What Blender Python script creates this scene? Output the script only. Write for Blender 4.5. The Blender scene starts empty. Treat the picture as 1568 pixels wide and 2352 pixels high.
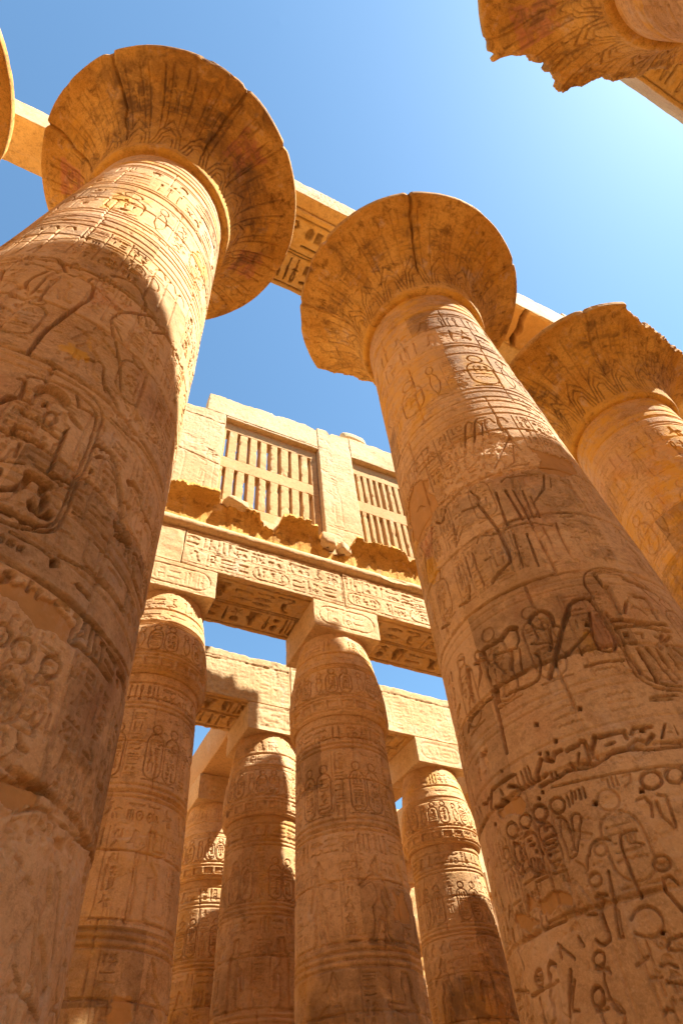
# Great hypostyle hall of an Egyptian temple, seen from the nave floor looking up.
import bpy, math, random
import numpy as np
PI = math.pi
scene = bpy.context.scene
C = scene.collection

# ------------------------------------------------------------------ camera
cam_d = bpy.data.cameras.new('camera')
cam = bpy.data.objects.new('camera', cam_d); C.objects.link(cam)
cam_d.sensor_fit = 'VERTICAL'; cam_d.sensor_height = 36.0
cam_d.lens = 1361.36 / 2352 * 36
cam_d.shift_x = 44.29 / 2352; cam_d.shift_y = -8.26 / 2352
cam_d.clip_start = 0.05; cam_d.clip_end = 2000
from mathutils import Matrix, Vector
_r = Vector((0.90122487, -0.42990112, -0.0545781)); _u = Vector((-0.3015665, -0.71260852, 0.6334404)); _f = Vector((0.31120956, 0.55441331, 0.7718643))
CAM = np.array([-6.15145, -4.61767, 1.6])
M = Matrix(((_r.x, _u.x, -_f.x, CAM[0]), (_r.y, _u.y, -_f.y, CAM[1]), (_r.z, _u.z, -_f.z, CAM[2]), (0, 0, 0, 1)))
cam.matrix_world = M
scene.camera = cam

# ------------------------------------------------------------------ sky and sun
SUN_AZ, SUN_EL = math.radians(-41), math.radians(54.8)
world = bpy.data.worlds.new('World'); scene.world = world; world.use_nodes = True
nt = world.node_tree; nt.nodes.clear()
sky = nt.nodes.new('ShaderNodeTexSky'); sky.sky_type = 'NISHITA'; sky.sun_disc = False
sky.sun_elevation = SUN_EL; sky.sun_rotation = PI / 2 - SUN_AZ
sky.air_density = 1.0; sky.dust_density = 0.45; sky.ozone_density = 0.5; sky.altitude = 80
bg = nt.nodes.new('ShaderNodeBackground'); bg.inputs['Strength'].default_value = 0.077
wo = nt.nodes.new('ShaderNodeOutputWorld')
wb = nt.nodes.new('ShaderNodeMix'); wb.data_type = 'RGBA'; wb.blend_type = 'MULTIPLY'; wb.inputs[0].default_value = 1.0; wb.inputs[7].default_value = (.76, 1.0, 1.02, 1)
nt.links.new(sky.outputs[0], wb.inputs[6]); nt.links.new(wb.outputs[2], bg.inputs[0]); nt.links.new(bg.outputs[0], wo.inputs[0])
sun_d = bpy.data.lights.new('sun', 'SUN'); sun_d.energy = 5.0; sun_d.angle = math.radians(0.53); sun_d.color = (1.0, 0.945, 0.86)
sun = bpy.data.objects.new('sun', sun_d); C.objects.link(sun)
_L = Vector((math.cos(SUN_AZ) * math.cos(SUN_EL), math.sin(SUN_AZ) * math.cos(SUN_EL), math.sin(SUN_EL)))
sun.rotation_euler = _L.to_track_quat('Z', 'Y').to_euler()
sun.location = _L * 60
scene.view_settings.view_transform = 'Standard'; scene.view_settings.look = 'None'
scene.view_settings.gamma = 1.0; scene.view_settings.exposure = 1.85
scene.cycles.max_bounces = 12; scene.cycles.diffuse_bounces = 7

# ------------------------------------------------------------------ helpers: objects
def thing(name, label, cat, loc=(0, 0, 0), group=None, rz=0.0):
    o = bpy.data.objects.new(name, None); C.objects.link(o)
    o.location = loc; o.rotation_euler = (0, 0, rz); o.empty_display_size = 0.3
    o['label'] = label; o['category'] = cat
    o['kind'] = 'thing'
    if group: o['group'] = group
    return o
def tag(o, label, cat, group=None):
    o['label'] = label; o['category'] = cat; o['kind'] = 'thing'
    if group: o['group'] = group
    return o
def mesh_obj(name, grids, mat, parent=None, loc=(0, 0, 0), smooth=True):
    """grids: list of (P[n,m,3], T[n,m,4] or None, closed) joined into one mesh object."""
    V = []; F = []; TT = []; base = 0
    for P, T, closed in grids:
        n, m = P.shape[:2]
        V.append(P.reshape(-1, 3)); TT.append(np.zeros((n * m, 4)) if T is None else T.reshape(-1, 4))
        idx = np.arange(n * m).reshape(n, m) + base
        if closed: idx = np.concatenate([idx, idx[:, :1]], 1)
        F.append(np.stack([idx[:-1, :-1], idx[:-1, 1:], idx[1:, 1:], idx[1:, :-1]], -1).reshape(-1, 4))
        base += n * m
    V = np.concatenate(V).astype(np.float32); F = np.concatenate(F).astype(np.int32); TT = np.concatenate(TT).astype(np.float32)
    me = bpy.data.meshes.new(name)
    me.vertices.add(len(V)); me.vertices.foreach_set('co', V.ravel())
    me.loops.add(F.size); me.loops.foreach_set('vertex_index', F.ravel())
    me.polygons.add(len(F)); me.polygons.foreach_set('loop_start', np.arange(0, F.size, 4, dtype=np.int32))
    me.update(calc_edges=True)
    me.polygons.foreach_set('use_smooth', np.full(len(F), smooth))
    at = me.attributes.new('tint', 'FLOAT_COLOR', 'POINT'); at.data.foreach_set('color', TT.ravel())
    me.materials.append(mat)
    o = bpy.data.objects.new(name, me); C.objects.link(o); o.location = loc
    if parent is not None: o.parent = parent
    return o

# ------------------------------------------------------------------ helpers: noise
_tab2 = np.random.default_rng(5).random((256, 256)); _tab3 = np.random.default_rng(6).random((64, 64, 64))
def sstep(a, b, x):
    t = np.clip((x - a) / (b - a), 0, 1); return t * t * (3 - 2 * t)
def vn2(x, y, seed=0):
    x = x + seed * 17.31; y = y + seed * 9.73
    xi = np.floor(x).astype(np.int64); yi = np.floor(y).astype(np.int64); fx = x - xi; fy = y - yi
    fx = fx * fx * (3 - 2 * fx); fy = fy * fy * (3 - 2 * fy)
    a = xi & 255; b = (xi + 1) & 255; c = yi & 255; d = (yi + 1) & 255
    return (_tab2[a, c] * (1 - fx) + _tab2[b, c] * fx) * (1 - fy) + (_tab2[a, d] * (1 - fx) + _tab2[b, d] * fx) * fy - 0.5
def fbm2(x, y, oct=4, seed=0):
    r = 0; a = 1.0
    for k in range(oct):
        r = r + a * vn2(x * 2 ** k, y * 2 ** k, seed + k * 3); a *= 0.5
    return r
def bn(x, f, seed=0):
    """blocky steps: a different level in every uneven cell along x"""
    x = x * f + .9 * vn2(x * f * .7, x * 0 + seed, seed); return _tab2[np.floor(x).astype(np.int64) & 255, (seed * 37 + 11) & 255] - .5
def vn3(p, seed=0):
    p = p + np.array([17.3, 5.1, 9.7]) * seed
    i = np.floor(p).astype(np.int64); f = p - i; f = f * f * (3 - 2 * f)
    i0 = i & 63; i1 = (i + 1) & 63; t = _tab3; r = 0
    for a in (0, 1):
        for b in (0, 1):
            for c in (0, 1):
                w = (f[..., 0] if a else 1 - f[..., 0]) * (f[..., 1] if b else 1 - f[..., 1]) * (f[..., 2] if c else 1 - f[..., 2])
                r = r + w * t[(i1 if a else i0)[..., 0], (i1 if b else i0)[..., 1], (i1 if c else i0)[..., 2]]
    return r - 0.5
def fbm3(p, oct=3, seed=0):
    r = 0; a = 1.0
    for k in range(oct):
        r = r + a * vn3(p * 2 ** k, seed + k); a *= 0.5
    return r

# ------------------------------------------------------------------ helpers: carving
class Surf:
    """A patch of stone in metres (s across, v up) that is carved before it becomes a mesh."""
    def __init__(self, s, v, minw=0.03):
        self.s = np.asarray(s, float); self.v = np.asarray(v, float); self.minw = minw; self.bulge = .45
        self.H = np.zeros((len(v), len(s))); self.T = np.zeros((len(v), len(s), 4)); self.plain = np.zeros_like(self.H)
    def box(self, pts, pad):
        p = np.asarray(pts); lo = p.min(0) - pad; hi = p.max(0) + pad
        i0, i1 = np.searchsorted(self.v, [lo[1], hi[1]]); j0, j1 = np.searchsorted(self.s, [lo[0], hi[0]])
        if i1 <= i0 or j1 <= j0: return None
        return slice(i0, i1), slice(j0, j1)
    def _seg(self, pts, sl, closed=False):
        X, Y = np.meshgrid(self.s[sl[1]], self.v[sl[0]]); d = np.full(X.shape, 9.0)
        p = list(pts) + ([pts[0]] if closed else [])
        for (ax, ay), (bx, by) in zip(p[:-1], p[1:]):
            ex, ey = bx - ax, by - ay; L = ex * ex + ey * ey + 1e-12
            t = np.clip(((X - ax) * ex + (Y - ay) * ey) / L, 0, 1)
            d = np.minimum(d, np.hypot(X - ax - t * ex, Y - ay - t * ey))
        return X, Y, d
    def _in(self, pts, X, Y):
        ins = np.zeros(X.shape, bool); n = len(pts)
        for k in range(n):
            (ax, ay), (bx, by) = pts[k], pts[(k + 1) % n]
            if ay == by: continue
            c = (ay > Y) != (by > Y); ins ^= c & (X < (bx - ax) * (Y - ay) / (by - ay) + ax)
        return ins
    def stroke(self, pts, w, d, closed=False):
        w = max(w, self.minw); sl = self.box(pts, w)
        if sl is None: return
        X, Y, dist = self._seg(pts, sl, closed)
        n_ = vn2(X * 8, Y * 8, 3) + .6 * vn2(X * 21, Y * 21, 5); ww = np.maximum(w * (.95 + .4 * n_), self.minw * .75)
        h = -d * (.95 + .35 * n_) * np.clip(2.3 - dist / (ww * 0.5) * 2.0, 0, 1)
        self.H[sl] = np.minimum(self.H[sl], h)
    def fill(self, pts, d, edge=0.03, bulge=0.55):
        """sunk relief: a steep cut round the outline, the body swelling back inside it"""
        sl = self.box(pts, 0.02)
        if sl is None: return
        X, Y, dist = self._seg(pts, sl, True); ins = self._in(pts, X, Y)
        e = max(edge, self.minw * 0.8)
        h = np.where(ins, -d * (1 - bulge + bulge * np.exp(-dist / e)) * np.clip(dist / (self.minw * 0.3) + 0.35, 0, 1), 0)
        self.H[sl] = np.minimum(self.H[sl], h)
    def mask(self, pts, soft=0.03, wob=0.0, seed=0):
        sl = self.box(pts, soft + wob + 0.05)
        if sl is None: return None
        X, Y, dist = self._seg(pts, sl, True); ins = self._in(pts, X, Y)
        sd = np.where(ins, dist, -dist)
        if wob: sd = sd + wob * 2 * fbm2(X * 6, Y * 6, 4, seed)
        return sl, sstep(-soft, soft, sd)
    def hole(self, pts, d):
        m = self.mask(pts, 0.008)
        if m is None: return
        self.H[m[0]] = np.minimum(self.H[m[0]], -d * m[1])
    def plaster(self, pts, depth=0.018, seed=0):
        m = self.mask(pts, 0.01, 0.06, seed)
        if m is None: return
        sl, k = m
        self.H[sl] = self.H[sl] * (1 - k) - depth * k
        self.plain[sl] = np.maximum(self.plain[sl], k); self.T[sl][..., 0] = np.maximum(self.T[sl][..., 0], k)
    def paint(self, pts, ch, a=0.8, seed=0):
        m = self.mask(pts, 0.02, 0.05, seed)
        if m is None: return
        sl, k = m
        self.T[sl][..., ch] = np.maximum(self.T[sl][..., ch], k * a)
    def pstroke(self, pts, w, ch, a, closed=False):
        """a painted line: pigment only"""
        sl = self.box(pts, w)
        if sl is None: return
        X, Y, d = self._seg(pts, sl, closed); k = np.clip(1.5 - d / (w * .5), 0, 1) * a
        self.T[sl][..., ch] = np.maximum(self.T[sl][..., ch], k)
    def rough(self, pts, seed=0, amp=0.03):
        m = self.mask(pts, 0.05, 0.12, seed)
        if m is None: return
        sl, k = m
        X, Y = np.meshgrid(self.s[sl[1]], self.v[sl[0]])
        n = fbm2(X * 7, Y * 7, 5, seed + 4); pit = sstep(0.12, 0.3, fbm2(X * 16, Y * 16, 3, seed + 9))
        self.H[sl] = self.H[sl] * (1 - 0.75 * k) + k * (amp * n - 0.012 - 0.03 * pit)
        self.T[sl][..., 3] = np.minimum(self.T[sl][..., 3], -0.8 * k)
    def ring(self, v, w, d):
        """a groove right across at height v"""
        sel = np.abs(self.v - v) < w
        h = -d * np.clip(1.3 - np.abs(self.v[sel] - v) / (max(w, self.minw) * 0.5) * 0.9, 0, 1)
        self.H[sel] = np.minimum(self.H[sel], h[:, None])
    def bead(self, v0, v1, h):
        sel = (self.v > v0) & (self.v < v1)
        self.H[sel] += (h * np.sin((self.v[sel] - v0) / (v1 - v0) * PI) ** 0.7)[:, None]

# glyph shapes in a unit square: F filled sunk shape, S cut line, O ring
def _ell(cx, cy, rx, ry, n=14, a0=0, a1=2 * PI):
    return [(cx + rx * math.cos(a0 + (a1 - a0) * k / n), cy + ry * math.sin(a0 + (a1 - a0) * k / n)) for k in range(n + (0 if abs(a1 - a0 - 2 * PI) < 1e-6 else 1))]
GL = {
 'reed': ('t', [('F', [(.38, 0), (.5, 0), (.53, .35), (.68, .6), (.6, .95), (.45, 1), (.36, .6)])]),
 'feather': ('t', [('F', [(.4, 0), (.52, 0), (.6, .6), (.75, .85), (.6, 1), (.4, .95), (.36, .5)])]),
 'water': ('w', [('S', [(0, .4), (.12, .62), (.25, .4), (.37, .62), (.5, .4), (.62, .62), (.75, .4), (.87, .62), (1, .4)])]),
 'mouth': ('w', [('F', _ell(.5, .5, .48, .24))]),
 'loaf': ('q', [('F', _ell(.5, .2, .42, .6, 10, 0, PI))]),
 'disk': ('q', [('F', _ell(.5, .5, .42, .42))]),
 'ring': ('q', [('O', _ell(.5, .5, .4, .4)), ('F', _ell(.5, .5, .12, .12, 8))]),
 'bird': ('b', [('F', [(.02, .14), (.22, .3), (.4, .68), (.38, .86), (.5, 1), (.68, .97), (.86, .86), (.7, .82), (.74, .6), (.64, .32), (.62, .06), (.78, 0), (.48, 0), (.52, .24), (.3, .2)])]),
 'owl': ('b', [('F', [(.1, .08), (.3, .35), (.34, .8), (.42, 1), (.62, 1), (.72, .85), (.7, .5), (.6, .25), (.6, .05), (.75, 0), (.45, 0), (.46, .2), (.3, .16)])]),
 'viper': ('w', [('S', [(0, .3), (.15, .5), (.35, .45), (.55, .3), (.75, .32), (.9, .5), (1, .72)]), ('S', [(.9, .5), (.86, .75)])]),
 'cobra': ('b', [('S', [(.05, .05), (.3, .1), (.7, .05), (.8, .2), (.55, .35), (.4, .6), (.5, .9), (.72, .95)]), ('F', [(.32, .4), (.5, .38), (.6, .65), (.52, .85), (.36, .75)])]),
 'foot': ('t', [('F', [(.3, 1), (.52, 1), (.5, .25), (.9, .12), (.9, 0), (.3, 0)])]),
 'basket': ('w', [('F', _ell(.5, .7, .48, .5, 10, PI, 2 * PI))]),
 'ankh': ('t', [('O', _ell(.5, .76, .2, .22, 10)), ('S', [(.5, .52), (.5, 0)]), ('S', [(.2, .46), (.8, .46)])]),
 'djed': ('t', [('S', [(.5, 0), (.5, 1)]), ('S', [(.25, .95), (.75, .95)]), ('S', [(.25, .8), (.75, .8)]), ('S', [(.25, .65), (.75, .65)]), ('S', [(.3, 0), (.7, 0)])]),
 'was': ('t', [('S', [(.5, .0), (.5, .85), (.75, .98), (.78, .82)]), ('S', [(.4, 0), (.5, .08), (.6, 0)])]),
 'eye': ('w', [('O', [(0, .5), (.3, .75), (.65, .74), (1, .45), (.6, .28), (.25, .3)]), ('F', _ell(.5, .5, .14, .18, 8))]),
 'man': ('b', [('F', [(.2, 0), (.85, 0), (.9, .15), (.7, .32), (.72, .55), (.62, .68), (.68, .85), (.55, 1), (.4, .95), (.38, .75), (.22, .6), (.1, .4), (.25, .3)])]),
 'god': ('b', [('F', [(.2, 0), (.75, 0), (.8, .3), (.62, .35), (.58, .62), (.66, .8), (.5, .95), (.35, .85), (.34, .65), (.2, .5)]), ('S', [(.85, 0), (.85, .9)])]),
 'scarab': ('q', [('F', _ell(.5, .42, .25, .34)), ('S', [(.3, .7), (.15, .95)]), ('S', [(.7, .7), (.85, .95)]), ('S', [(.28, .4), (.05, .3)]), ('S', [(.72, .4), (.95, .3)])]),
 'house': ('q', [('S', [(.3, .15), (.1, .15), (.1, .85), (.9, .85), (.9, .15), (.7, .15)])]),
 'stool': ('q', [('F', [(.15, .15), (.85, .15), (.85, .85), (.15, .85)])]),
 'pool': ('w', [('F', [(.02, .35), (.98, .35), (.98, .65), (.02, .65)])]),
 'bolt': ('w', [('S', [(0, .5), (1, .5)]), ('S', [(.45, .35), (.45, .65)]), ('S', [(.55, .35), (.55, .65)])]),
 'hill': ('w', [('F', [(0, .2), (.2, .75), (.35, .4), (.5, .75), (.65, .4), (.8, .75), (1, .2)])]),
 'arm': ('w', [('F', [(0, .4), (.75, .42), (.98, .6), (.95, .75), (.75, .6), (.1, .6), (.08, .8), (0, .8)])]),
 'three': ('q', [('S', [(.2, .1), (.2, .9)]), ('S', [(.5, .1), (.5, .9)]), ('S', [(.8, .1), (.8, .9)])]),
 'throne': ('t', [('F', [(.2, 0), (.8, 0), (.8, .45), (.45, .45), (.42, 1), (.2, 1)])]),
 'flag': ('t', [('S', [(.4, 0), (.4, 1)]), ('F', [(.4, 1), (.85, .92), (.4, .72)])]),
 'star': ('q', [('S', [(.5, .5), (.5, 1)]), ('S', [(.5, .5), (1, .65)]), ('S', [(.5, .5), (.8, .05)]), ('S', [(.5, .5), (.2, .05)]), ('S', [(.5, .5), (0, .65)])]),
 'bee': ('b', [('F', [(.05, .25), (.35, .4), (.7, .38), (.95, .55), (.75, .65), (.5, .55), (.45, .95), (.3, .9), (.3, .55)]), ('S', [(.5, .4), (.55, .1)]), ('S', [(.65, .4), (.75, .12)])]),
 'sedge': ('t', [('S', [(.5, 0), (.5, .9)]), ('S', [(.5, .55), (.25, .85)]), ('S', [(.5, .55), (.78, .85)]), ('S', [(.3, .25), (.5, .35), (.7, .25)])]),
 'loop': ('t', [('O', [(.35, .0), (.5, .45), (.32, .75), (.42, 1), (.62, .98), (.7, .7), (.5, .45), (.66, 0)])]),
}
TALL = [k for k in GL if GL[k][0] == 't']; WIDE = [k for k in GL if GL[k][0] == 'w']; SQ = [k for k in GL if GL[k][0] == 'q']; BIG = [k for k in GL if GL[k][0] == 'b']
def glyph(su, name, x, y, w, h, d, flip=False):
    lw = max(su.minw, 0.1 * min(w, h) + 0.008)
    for k, pts in GL[name][1]:
        q = [(x + w * ((1 - a) if flip else a), y + h * b) for a, b in pts]
        if k == 'F': su.fill(q, d, edge=lw * 0.7, bulge=su.bulge)
        elif k == 'S': su.stroke(q, lw, d * 0.8)
        else: su.stroke(q, lw, d * 0.8, True)
def quadrat(su, x, y, w, h, rng, d, flip=False):
    g = 0.1 * h; r = rng.random(); ix, iy, iw, ih = x + g * .5, y + g * .5, w - g, h - g
    if r < 0.26: glyph(su, rng.choice(BIG), ix, iy, iw, ih, d, flip)
    elif r < 0.5:
        n = rng.choice([2, 2, 3])
        for k in range(n): glyph(su, rng.choice(WIDE), ix, iy + ih * k / n, iw, ih / n * .92, d, flip)
    elif r < 0.7:
        n = rng.choice([2, 3])
        for k in range(n): glyph(su, rng.choice(TALL), ix + iw * k / n, iy, iw / n, ih, d, flip)
    elif r < 0.85:
        glyph(su, rng.choice(TALL), ix, iy, iw * .42, ih, d, flip)
        glyph(su, rng.choice(SQ), ix + iw * .48, iy + ih * .5, iw * .5, ih * .48, d, flip); glyph(su, rng.choice(SQ), ix + iw * .48, iy, iw * .5, ih * .45, d, flip)
    else:
        glyph(su, rng.choice(WIDE), ix, iy + ih * .66, iw, ih * .34, d, flip)
        for k in range(2): glyph(su, rng.choice(SQ), ix + iw * .5 * k, iy, iw * .46, ih * .58, d, flip)
def text_row(su, s0, s1, v0, v1, rng, d=0.02, flip=False, skip=0.0):
    h = v1 - v0; x = s0
    while x < s1 - h * .4:
        w = h * rng.uniform(.75, 1.05)
        if x + w > s1: w = s1 - x
        if rng.random() >= skip: quadrat(su, x, v0, w, h, rng, d, flip)
        x += w * 1.04
def text_cols(su, s0, s1, v0, v1, cw, rng, d=0.02, line=True):
    n = max(1, int(round((s1 - s0) / cw))); cw = (s1 - s0) / n
    for k in range(n):
        a = s0 + k * cw
        if line: su.stroke([(a, v0), (a, v1)], su.minw, d * 0.6)
        y = v1
        while y > v0 + cw * .4:
            h = cw * rng.uniform(.6, .9)
            h = min(h, y - v0); quadrat(su, a + cw * .08, y - h, cw * .84, h * .95, rng, d); y -= h
def cartouche(su, x, y, w, h, rng, d=0.02, disc=True, horiz=False):
    r = min(w, h) / 2; lw = max(su.minw, 0.07 * min(w, h))
    if horiz:
        out = _ell(x + w - r, y + h / 2, r, r, 8, -PI / 2, PI / 2) + _ell(x + r, y + h / 2, r, r, 8, PI / 2, 3 * PI / 2)
        su.stroke(out, lw, d, True); text_row(su, x + r * .5, x + w - r * .5, y + h * .14, y + h * .86, rng, d); return
    out = _ell(x + w / 2, y + h - r, r, r, 8, 0, PI) + _ell(x + w / 2, y + r, r, r, 8, PI, 2 * PI)
    su.stroke(out, lw, d, True); su.stroke([(x, y - lw), (x + w, y - lw)], lw, d)
    yy = y + h - r * .5; cw = w * .74
    while yy > y + cw * .6:
        q = cw * rng.uniform(.5, .8); quadrat(su, x + (w - cw) / 2, yy - q, cw, q, rng, d); yy -= q * 1.04
    if disc:
        dk = _ell(x + w / 2, y + h + r * .62, r * .56, r * .56); su.stroke(dk, lw, d, True)
def uraeus(su, x, y, w, h, d=0.02, flip=False):
    f = lambda L: [(x + w * ((1 - a) if flip else a), y + h * b) for a, b in L]; lw = max(su.minw, .05 * w)
    su.stroke(f(_ell(.5, .88, .2, .11)), lw, d, True)
    su.stroke(f([(.3, .74), (.55, .76), (.72, .64), (.8, .45), (.7, .22), (.45, .05)]), lw, d)
    su.stroke(f([(.42, .7), (.3, .5), (.34, .28), (.52, .1)]), lw, d); su.stroke(f([(.1, .02), (.5, .06), (.95, 0)]), lw, d)
FIG = [[(.30, 0), (.48, 0), (.46, .1), (.44, .26), (.52, .28), (.62, .1), (.66, 0), (.86, 0), (.86, .03), (.74, .06), (.68, .28), (.7, .42), (.56, .52), (.58, .66), (.66, .74), (.92, .66), (.98, .7), (.7, .82), (.6, .84), (.6, .9), (.64, .95), (.56, 1.0), (.5, 1.08), (.44, 1.0), (.42, .92), (.46, .85), (.38, .83), (.32, .76), (.26, .6), (.2, .46), (.27, .46), (.36, .6), (.42, .66), (.42, .52), (.32, .4), (.36, .28), (.36, .1), (.28, .04)],
       [(.2, 0), (.75, 0), (.75, .04), (.6, .07), (.58, .5), (.7, .52), (.74, .3), (.8, .3), (.78, .55), (.6, .66), (.6, .74), (.95, .8), (.95, .84), (.6, .82), (.6, .9), (.66, .95), (.6, 1.06), (.46, 1.06), (.4, .95), (.42, .86), (.3, .8), (.28, .6), (.3, .3), (.28, .06), (.2, .04)]]
def figure(su, x, y, w, h, rng, d=0.02, flip=False, filled=True):
    pts = [(x + w * ((1 - a) if flip else a), y + h * b) for a, b in rng.choice(FIG)]
    if filled: su.fill(pts, d, edge=max(su.minw, .03), bulge=.6)
    su.stroke(pts, max(su.minw, .02 * h), d, True)
def weather(su, seed, rough=1.0, joints=None, keep=0.6):
    """age the carving, add undulation, chips, pits and course joints; returns the height field"""
    X, Y = np.meshgrid(su.s, su.v)
    k = sstep(-0.45, 0.15, fbm2(X * .9, Y * .9, 4, seed)); H = su.H * (keep + (1 - keep) * k)
    nz = 0.014 * fbm2(X * 1.3, Y * 1.3, 3, seed + 11) + 0.004 * fbm2(X * 6, Y * 9, 4, seed + 21) + 0.005 * fbm2(X * 26, Y * 30, 3, seed + 31)
    scar = sstep(.3, .42, fbm2(X * 1.1, Y * 1.6, 5, seed + 41)); nz = nz - scar * (0.014 + 0.02 * (0.5 + fbm2(X * 9, Y * 9, 4, seed + 44)))
    pit = sstep(.33, .45, fbm2(X * 11, Y * 13, 3, seed + 51)) * sstep(-.1, .3, fbm2(X * .8, Y * .8, 3, seed + 61)); nz = nz - 0.022 * pit
    H = H + nz * rough * (1 - 0.6 * su.plain)
    su.T[..., 3] = np.clip(su.T[..., 3] - 0.5 * scar * (1 - su.plain), -1, 1)
    if joints:
        for (j, ph) in joints:
            wv = 0.012 * fbm2(X[0] * 2, X[0] * 0 + j, 3, seed + 71)
            dd = np.abs(Y - (j + wv)[None, :]); chip = np.clip(fbm2(X * 5, Y * 5, 3, seed + 75) * 2.2 + .35, 0, 1)
            H = H - (0.02 + 0.035 * chip) * np.clip(1.3 - dd / .022, 0, 1)
            if ph is not None:
                nx = 1.7; vy = (Y > j - 1.15) & (Y < j)
                dx = np.abs(((X + ph + 0.01 * vn2(Y * 3, Y * 0, seed)) / nx + .5) % 1 - .5) * nx
                H = np.where(vy, H - (0.012 + 0.03 * chip) * np.clip(1.3 - dx / .018, 0, 1), H)
                bid = np.floor((X + ph) / nx + .5).astype(np.int64); tone = _tab2[(bid * 7 + int(j * 100)) & 255, (seed * 13) & 255] - .5
                su.T[..., 3] = np.where(vy, np.clip(su.T[..., 3] + 1.15 * tone * (1 - su.plain), -1, 1), su.T[..., 3]); H = np.where(vy, H + .012 * tone, H)
    return H
# ------------------------------------------------------------------ materials
def stone(name, pale, mid, dark, plaster=(.51, .265, .085), yellow=(.66, .36, .06), red=(.50, .2, .11), soot=(.16, .09, .042), mott=0.35, sc=1.0, grain=0.5):
    m = bpy.data.materials.new(name); m.use_nodes = True; t = m.node_tree; N = t.nodes; Lk = t.links.new; N.clear()
    def node(tp, **kw):
        n = N.new(tp)
        for a, b in kw.items(): setattr(n, a, b)
        return n
    def mix(fac, a, b, mode='MIX'):
        n = node('ShaderNodeMix', data_type='RGBA', blend_type=mode)
        for sock, v in ((n.inputs[0], fac), (n.inputs[6], a), (n.inputs[7], b)):
            if isinstance(v, (int, float)): sock.default_value = v
            elif isinstance(v, tuple): sock.default_value = v + (1,) if len(v) == 3 else v
            else: Lk(v, sock)
        return n.outputs[2]
    def math_(op, a, b=None, clamp=False):
        n = node('ShaderNodeMath', operation=op, use_clamp=clamp)
        for sock, v in zip(n.inputs, (a, b)):
            if v is None: continue
            if isinstance(v, (int, float)): sock.default_value = v
            else: Lk(v, sock)
        return n.outputs[0]
    def rng_(v, a, b, c=0.0, d=1.0):
        n = node('ShaderNodeMapRange'); n.interpolation_type = 'SMOOTHSTEP'
        Lk(v, n.inputs[0])
        for i, x in enumerate((a, b, c, d)): n.inputs[i + 1].default_value = x
        return n.outputs[0]
    tc = node('ShaderNodeTexCoord'); oi = node('ShaderNodeObjectInfo')
    off = node('ShaderNodeVectorMath', operation='SCALE'); off.inputs[0].default_value = (37, 19, 53); Lk(oi.outputs['Random'], off.inputs['Scale'])
    co = node('ShaderNodeVectorMath', operation='ADD'); Lk(tc.outputs['Object'], co.inputs[0]); Lk(off.outputs[0], co.inputs[1]); co = co.outputs[0]
    def noise(scale, det=6, rough=.6, stretch=None, dist=0.0):
        v = co
        if stretch:
            mp = node('ShaderNodeMapping'); mp.inputs['Scale'].default_value = stretch; Lk(co, mp.inputs[0]); v = mp.outputs[0]
        n = node('ShaderNodeTexNoise'); n.inputs['Scale'].default_value = scale * sc; n.inputs['Detail'].default_value = det; n.inputs['Roughness'].default_value = rough; n.inputs['Distortion'].default_value = dist
        Lk(v, n.inputs['Vector']); return n.outputs['Fac']
    n1 = noise(.45, 8, .62); n2 = noise(2.2, 9, .65, dist=.6); n3 = noise(1.0, 7, .6, (1, 1, 5)); n4 = noise(9, 6, .7); n5 = noise(1.6, 8, .7, (2.2, 2.2, .35)); n6 = noise(38, 4, .7)
    col = mix(rng_(n1, .35, .65), mid, pale)
    col = mix(rng_(n3, .48, .72, 0, .55), col, pale)
    col = mix(rng_(n2, .5, .7, 0, mott + .2), col, dark)
    col = mix(rng_(n5, .56, .74, 0, mott), col, dark)
    col = mix(rng_(n4, .46, .68, 0, .55), col, tuple(.5 * c for c in mid))
    n7 = noise(18, 5, .75, (1, 1, 1.6)); col = mix(rng_(n7, .5, .7, 0, .4), col, tuple(.45 * c for c in dark))
    col = mix(rng_(n6, .45, .7, 0, .4), col, tuple(min(1, 1.25 * c) for c in pale))
    at = node('ShaderNodeAttribute', attribute_name='tint'); sp = node('ShaderNodeSeparateColor'); Lk(at.outputs['Color'], sp.inputs[0])
    patch = rng_(noise(3.0, 6, .65), .35, .55)
    col = mix(math_('MULTIPLY', sp.outputs[1], rng_(noise(2.6, 7, .7), .36, .6)), col, yellow)
    col = mix(math_('MULTIPLY', sp.outputs[2], patch), col, red)
    col = mix(math_('MULTIPLY', sp.outputs[0], .9), col, mix(rng_(noise(3.5, 5), .3, .7), plaster, tuple(.8 * c for c in plaster)))
    al = at.outputs['Alpha']
    salt = rng_(noise(1.3, 9, .7, (1, 1, .6)), .55, .7, 0, .5); col = mix(salt, col, (.58, .46, .345))
    col = mix(math_('MULTIPLY', math_('MULTIPLY', al, .85, True), rng_(n2, .3, .55)), col, soot)  # dark tint: soot, painted lines, block tones and the soffit signs' painted shade
    col = mix(math_('MULTIPLY', math_('MULTIPLY', al, -.7), 1.0, True), col, tuple(min(1, c * 1.1) for c in pale))
    br = math_('ADD', math_('MULTIPLY', oi.outputs['Random'], .16), .92)
    hs = node('ShaderNodeHueSaturation'); Lk(col, hs.inputs['Color']); Lk(br, hs.inputs['Value'])
    bs = node('ShaderNodeBsdfPrincipled'); Lk(hs.outputs[0], bs.inputs['Base Color']); bs.inputs['Roughness'].default_value = .92; bs.inputs['Specular IOR Level'].default_value = .15
    hgt = math_('ADD', math_('MULTIPLY', noise(26, 6, .65), .8), math_('ADD', math_('MULTIPLY', noise(110, 3, .6), .3), math_('MULTIPLY', n4, 1.2)))
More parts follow.
